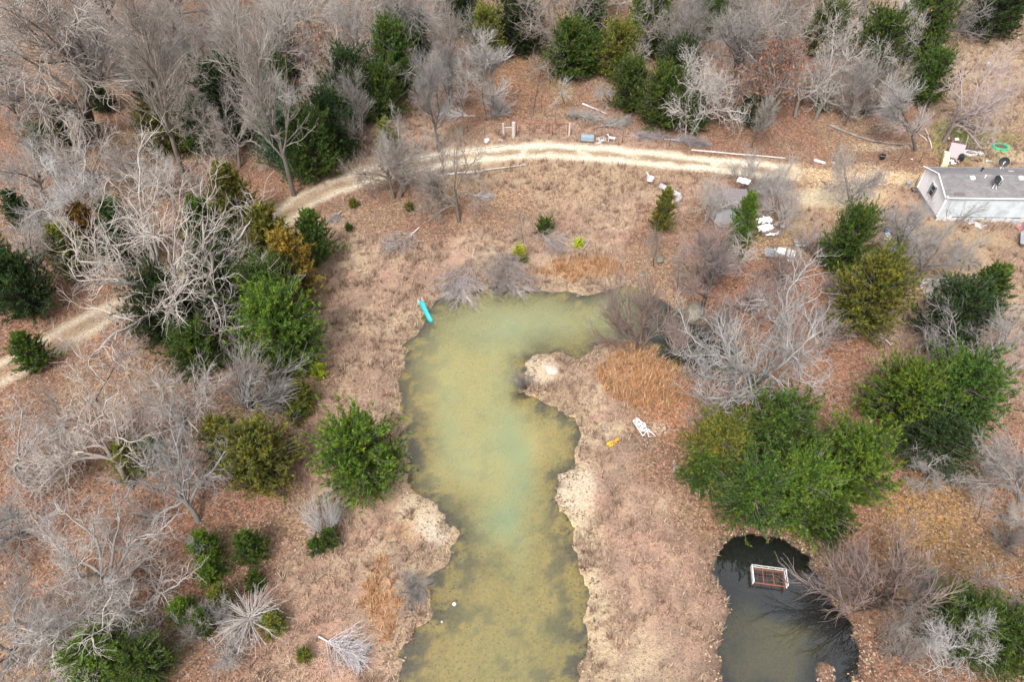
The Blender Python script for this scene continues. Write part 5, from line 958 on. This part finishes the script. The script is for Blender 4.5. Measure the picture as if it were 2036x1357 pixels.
log((1158, 208), (1205, 227), .12, .05, 'short white log in the litter right of the lane', M_bleach, br=2, seed=9); log((1312, 376), (1352, 396), .28, .26, 'weathered stump log beside the slim yellow green cedar', M_bleach, seed=10); log((1350, 398), (1345, 408), .28, .2, 'broken end piece of the weathered log', M_bleach, seed=11)
log((0, 1036), (62, 1018), .16, .10, 'upper dark fallen trunk at the left edge', M_trunk, seed=12); log((0, 1050), (45, 1032), .13, .08, 'lower dark fallen trunk at the left edge', M_trunk, seed=13); log((1818, 258), (1842, 282), .06, .05, 'short pinkish pole left of the leaning yard tree', M_post, seed=14); log((1840, 258), (1852, 296), .07, .06, 'pinkish pole nearest the leaning yard tree foot', M_post, seed=15)
log((1905, 243), (1938, 262), .26, .16, 'grey log chunk right of the leaning yard tree', br=3, seed=16); log((1157, 500), (1172, 480), .08, .05, 'short grey stick log above the orange sedge', M_log, seed=17); log((1750, 640), (1800, 690), .06, .03, 'thin stick below the large olive cedar', M_log, br=5, seed=18)
log((1060, 225), (1075, 145), .05, .03, 'thin dark pole lying along the lane', M_tpost, seed=19); log((1480, 175), (1510, 195), .0001, .0001, 'x') if False else None
def felled(a, b, lb, w=.55, n=34, tint=PALE, seed=1, hk=.35, mat=M_bleach):
    """a small felled tree: a from the cut butt, b the tip; side branches swept towards the tip"""
    A_ = np.array(Gg(*a)); B_ = np.array(Gg(*b)); d = B_ - A_; L = np.linalg.norm(d); r = np.random.default_rng(seed); o = root('felled_tree', Vector(A_), 0, lb, 'felled tree', 'felled dead trees')
    P0 = np.array([[0, 0, .12]]); tp, tr = grow(r, P0, unit(d)[None], L, .055, .014, 10, .03, 0); P, D, q, t = kids(r, tp, tr, n, .18, 1, .75, .2); D[:, 2] = np.abs(D[:, 2]) * .6; D = unit(D)
    l1, r1 = grow(r, P, D, L * w * (1.05 - .7 * t) * (.6 + .6 * r.random(n)), .022, .009, 7, .09, -.03); P, D, q, t = kids(r, l1, r1, 7, .2, 1, .6, .2); l2, r2 = grow(r, P, D, L * .13 * (.5 + .8 * r.random(len(P))), .012, .007, 3, .12, 0)
    P, D, q, t = kids(r, l2, r2, 3, .2, 1, .6, .2); l3, r3 = grow(r, P, D, L * .05 * (.5 + .8 * r.random(len(P))), .008, .006, 1, .12, 0)
    for v in (l1, l2, l3): v[..., 2] = np.maximum(v[..., 2], .03)
    v, f = tubes(tp, tr, 6); c = link('stem', npmesh('stem', v, f, mat, True), o); c.color = (*tint, 1)
    v, f = join([tubes(l1, r1, 4), tubes(l2, r2, 3), tubes(l3, r3, 3)]); c = link('branches', npmesh('branches', v, f, mat, True), o); c.color = (*tint, 1)
felled((834, 456), (780, 500), 'felled grey tree on the grass left of the pond head', .75, 40, seed=21); felled((943, 500), (925, 592), 'pale felled tree whose tip dips into the pond head', .85, 60, (1.08, 1.0, .95), 22)
felled((970, 494), (1028, 575), 'grey felled tree just right of the pale one at the pond head', .75, 60, (.80, .74, .70), 23); felled((1030, 495), (995, 565), 'blue grey felled treetop at the pond head', .75, 60, (.80, .74, .70), 26); felled((1064, 455), (1105, 500), 'felled top right of the thin shore tree', .8, 40, (.85, .79, .75), 24)
felled((634, 1268), (715, 1312), 'grey felled top near the bottom edge of the clearing', .7, 60, (1, .98, 1), 25); felled((905, 545), (912, 580), 'low brown grey brush left of the pale felled tree', 1.3, 50, (.7, .66, .66), 27)
felled((945, 233), (885, 234), 'dead fan shaped treetop left of the lane', .75, 40, PALE, 28); felled((1012, 235), (975, 205), 'brush heap of grey poles at the young pale tree foot', .7, 40, (1.1, 1.05, 1), 29)
felled((1225, 240), (1140, 240), 'grey brush heap behind the fence right of the gate', .4, 50, (.75, .75, .7), 30); felled((1180, 255), (1250, 250), 'second grey brush heap behind the fence', .45, 50, (.75, .75, .7), 31)
felled((1240, 272), (1330, 278), 'long row of grey brush behind the track', .22, 80, (.8, .78, .8), 32); felled((1320, 280), (1400, 288), 'end of the grey brush row near the drooping oak', .22, 70, (.8, .78, .8), 33)
felled((1770, 690), (1745, 665), 'bare dead branch fan below the large olive cedar', 1.0, 14, PALE, 34); felled((1800, 245), (1740, 225), 'grey limbs lying across the fallen logs', .6, 40, GREY, 35); felled((1400, 940), (1395, 975), 'small dead sapling at the left tip of the big cedar group', 1.1, 24, PALE, 36)
felled((940, 390), (975, 395), 'small grey brush right of the lone forked tree', .8, 30, GREY, 37); felled((680, 425), (660, 445), 'small grey branch pile left of the tiny olive bush', .9, 24, GREY, 38)
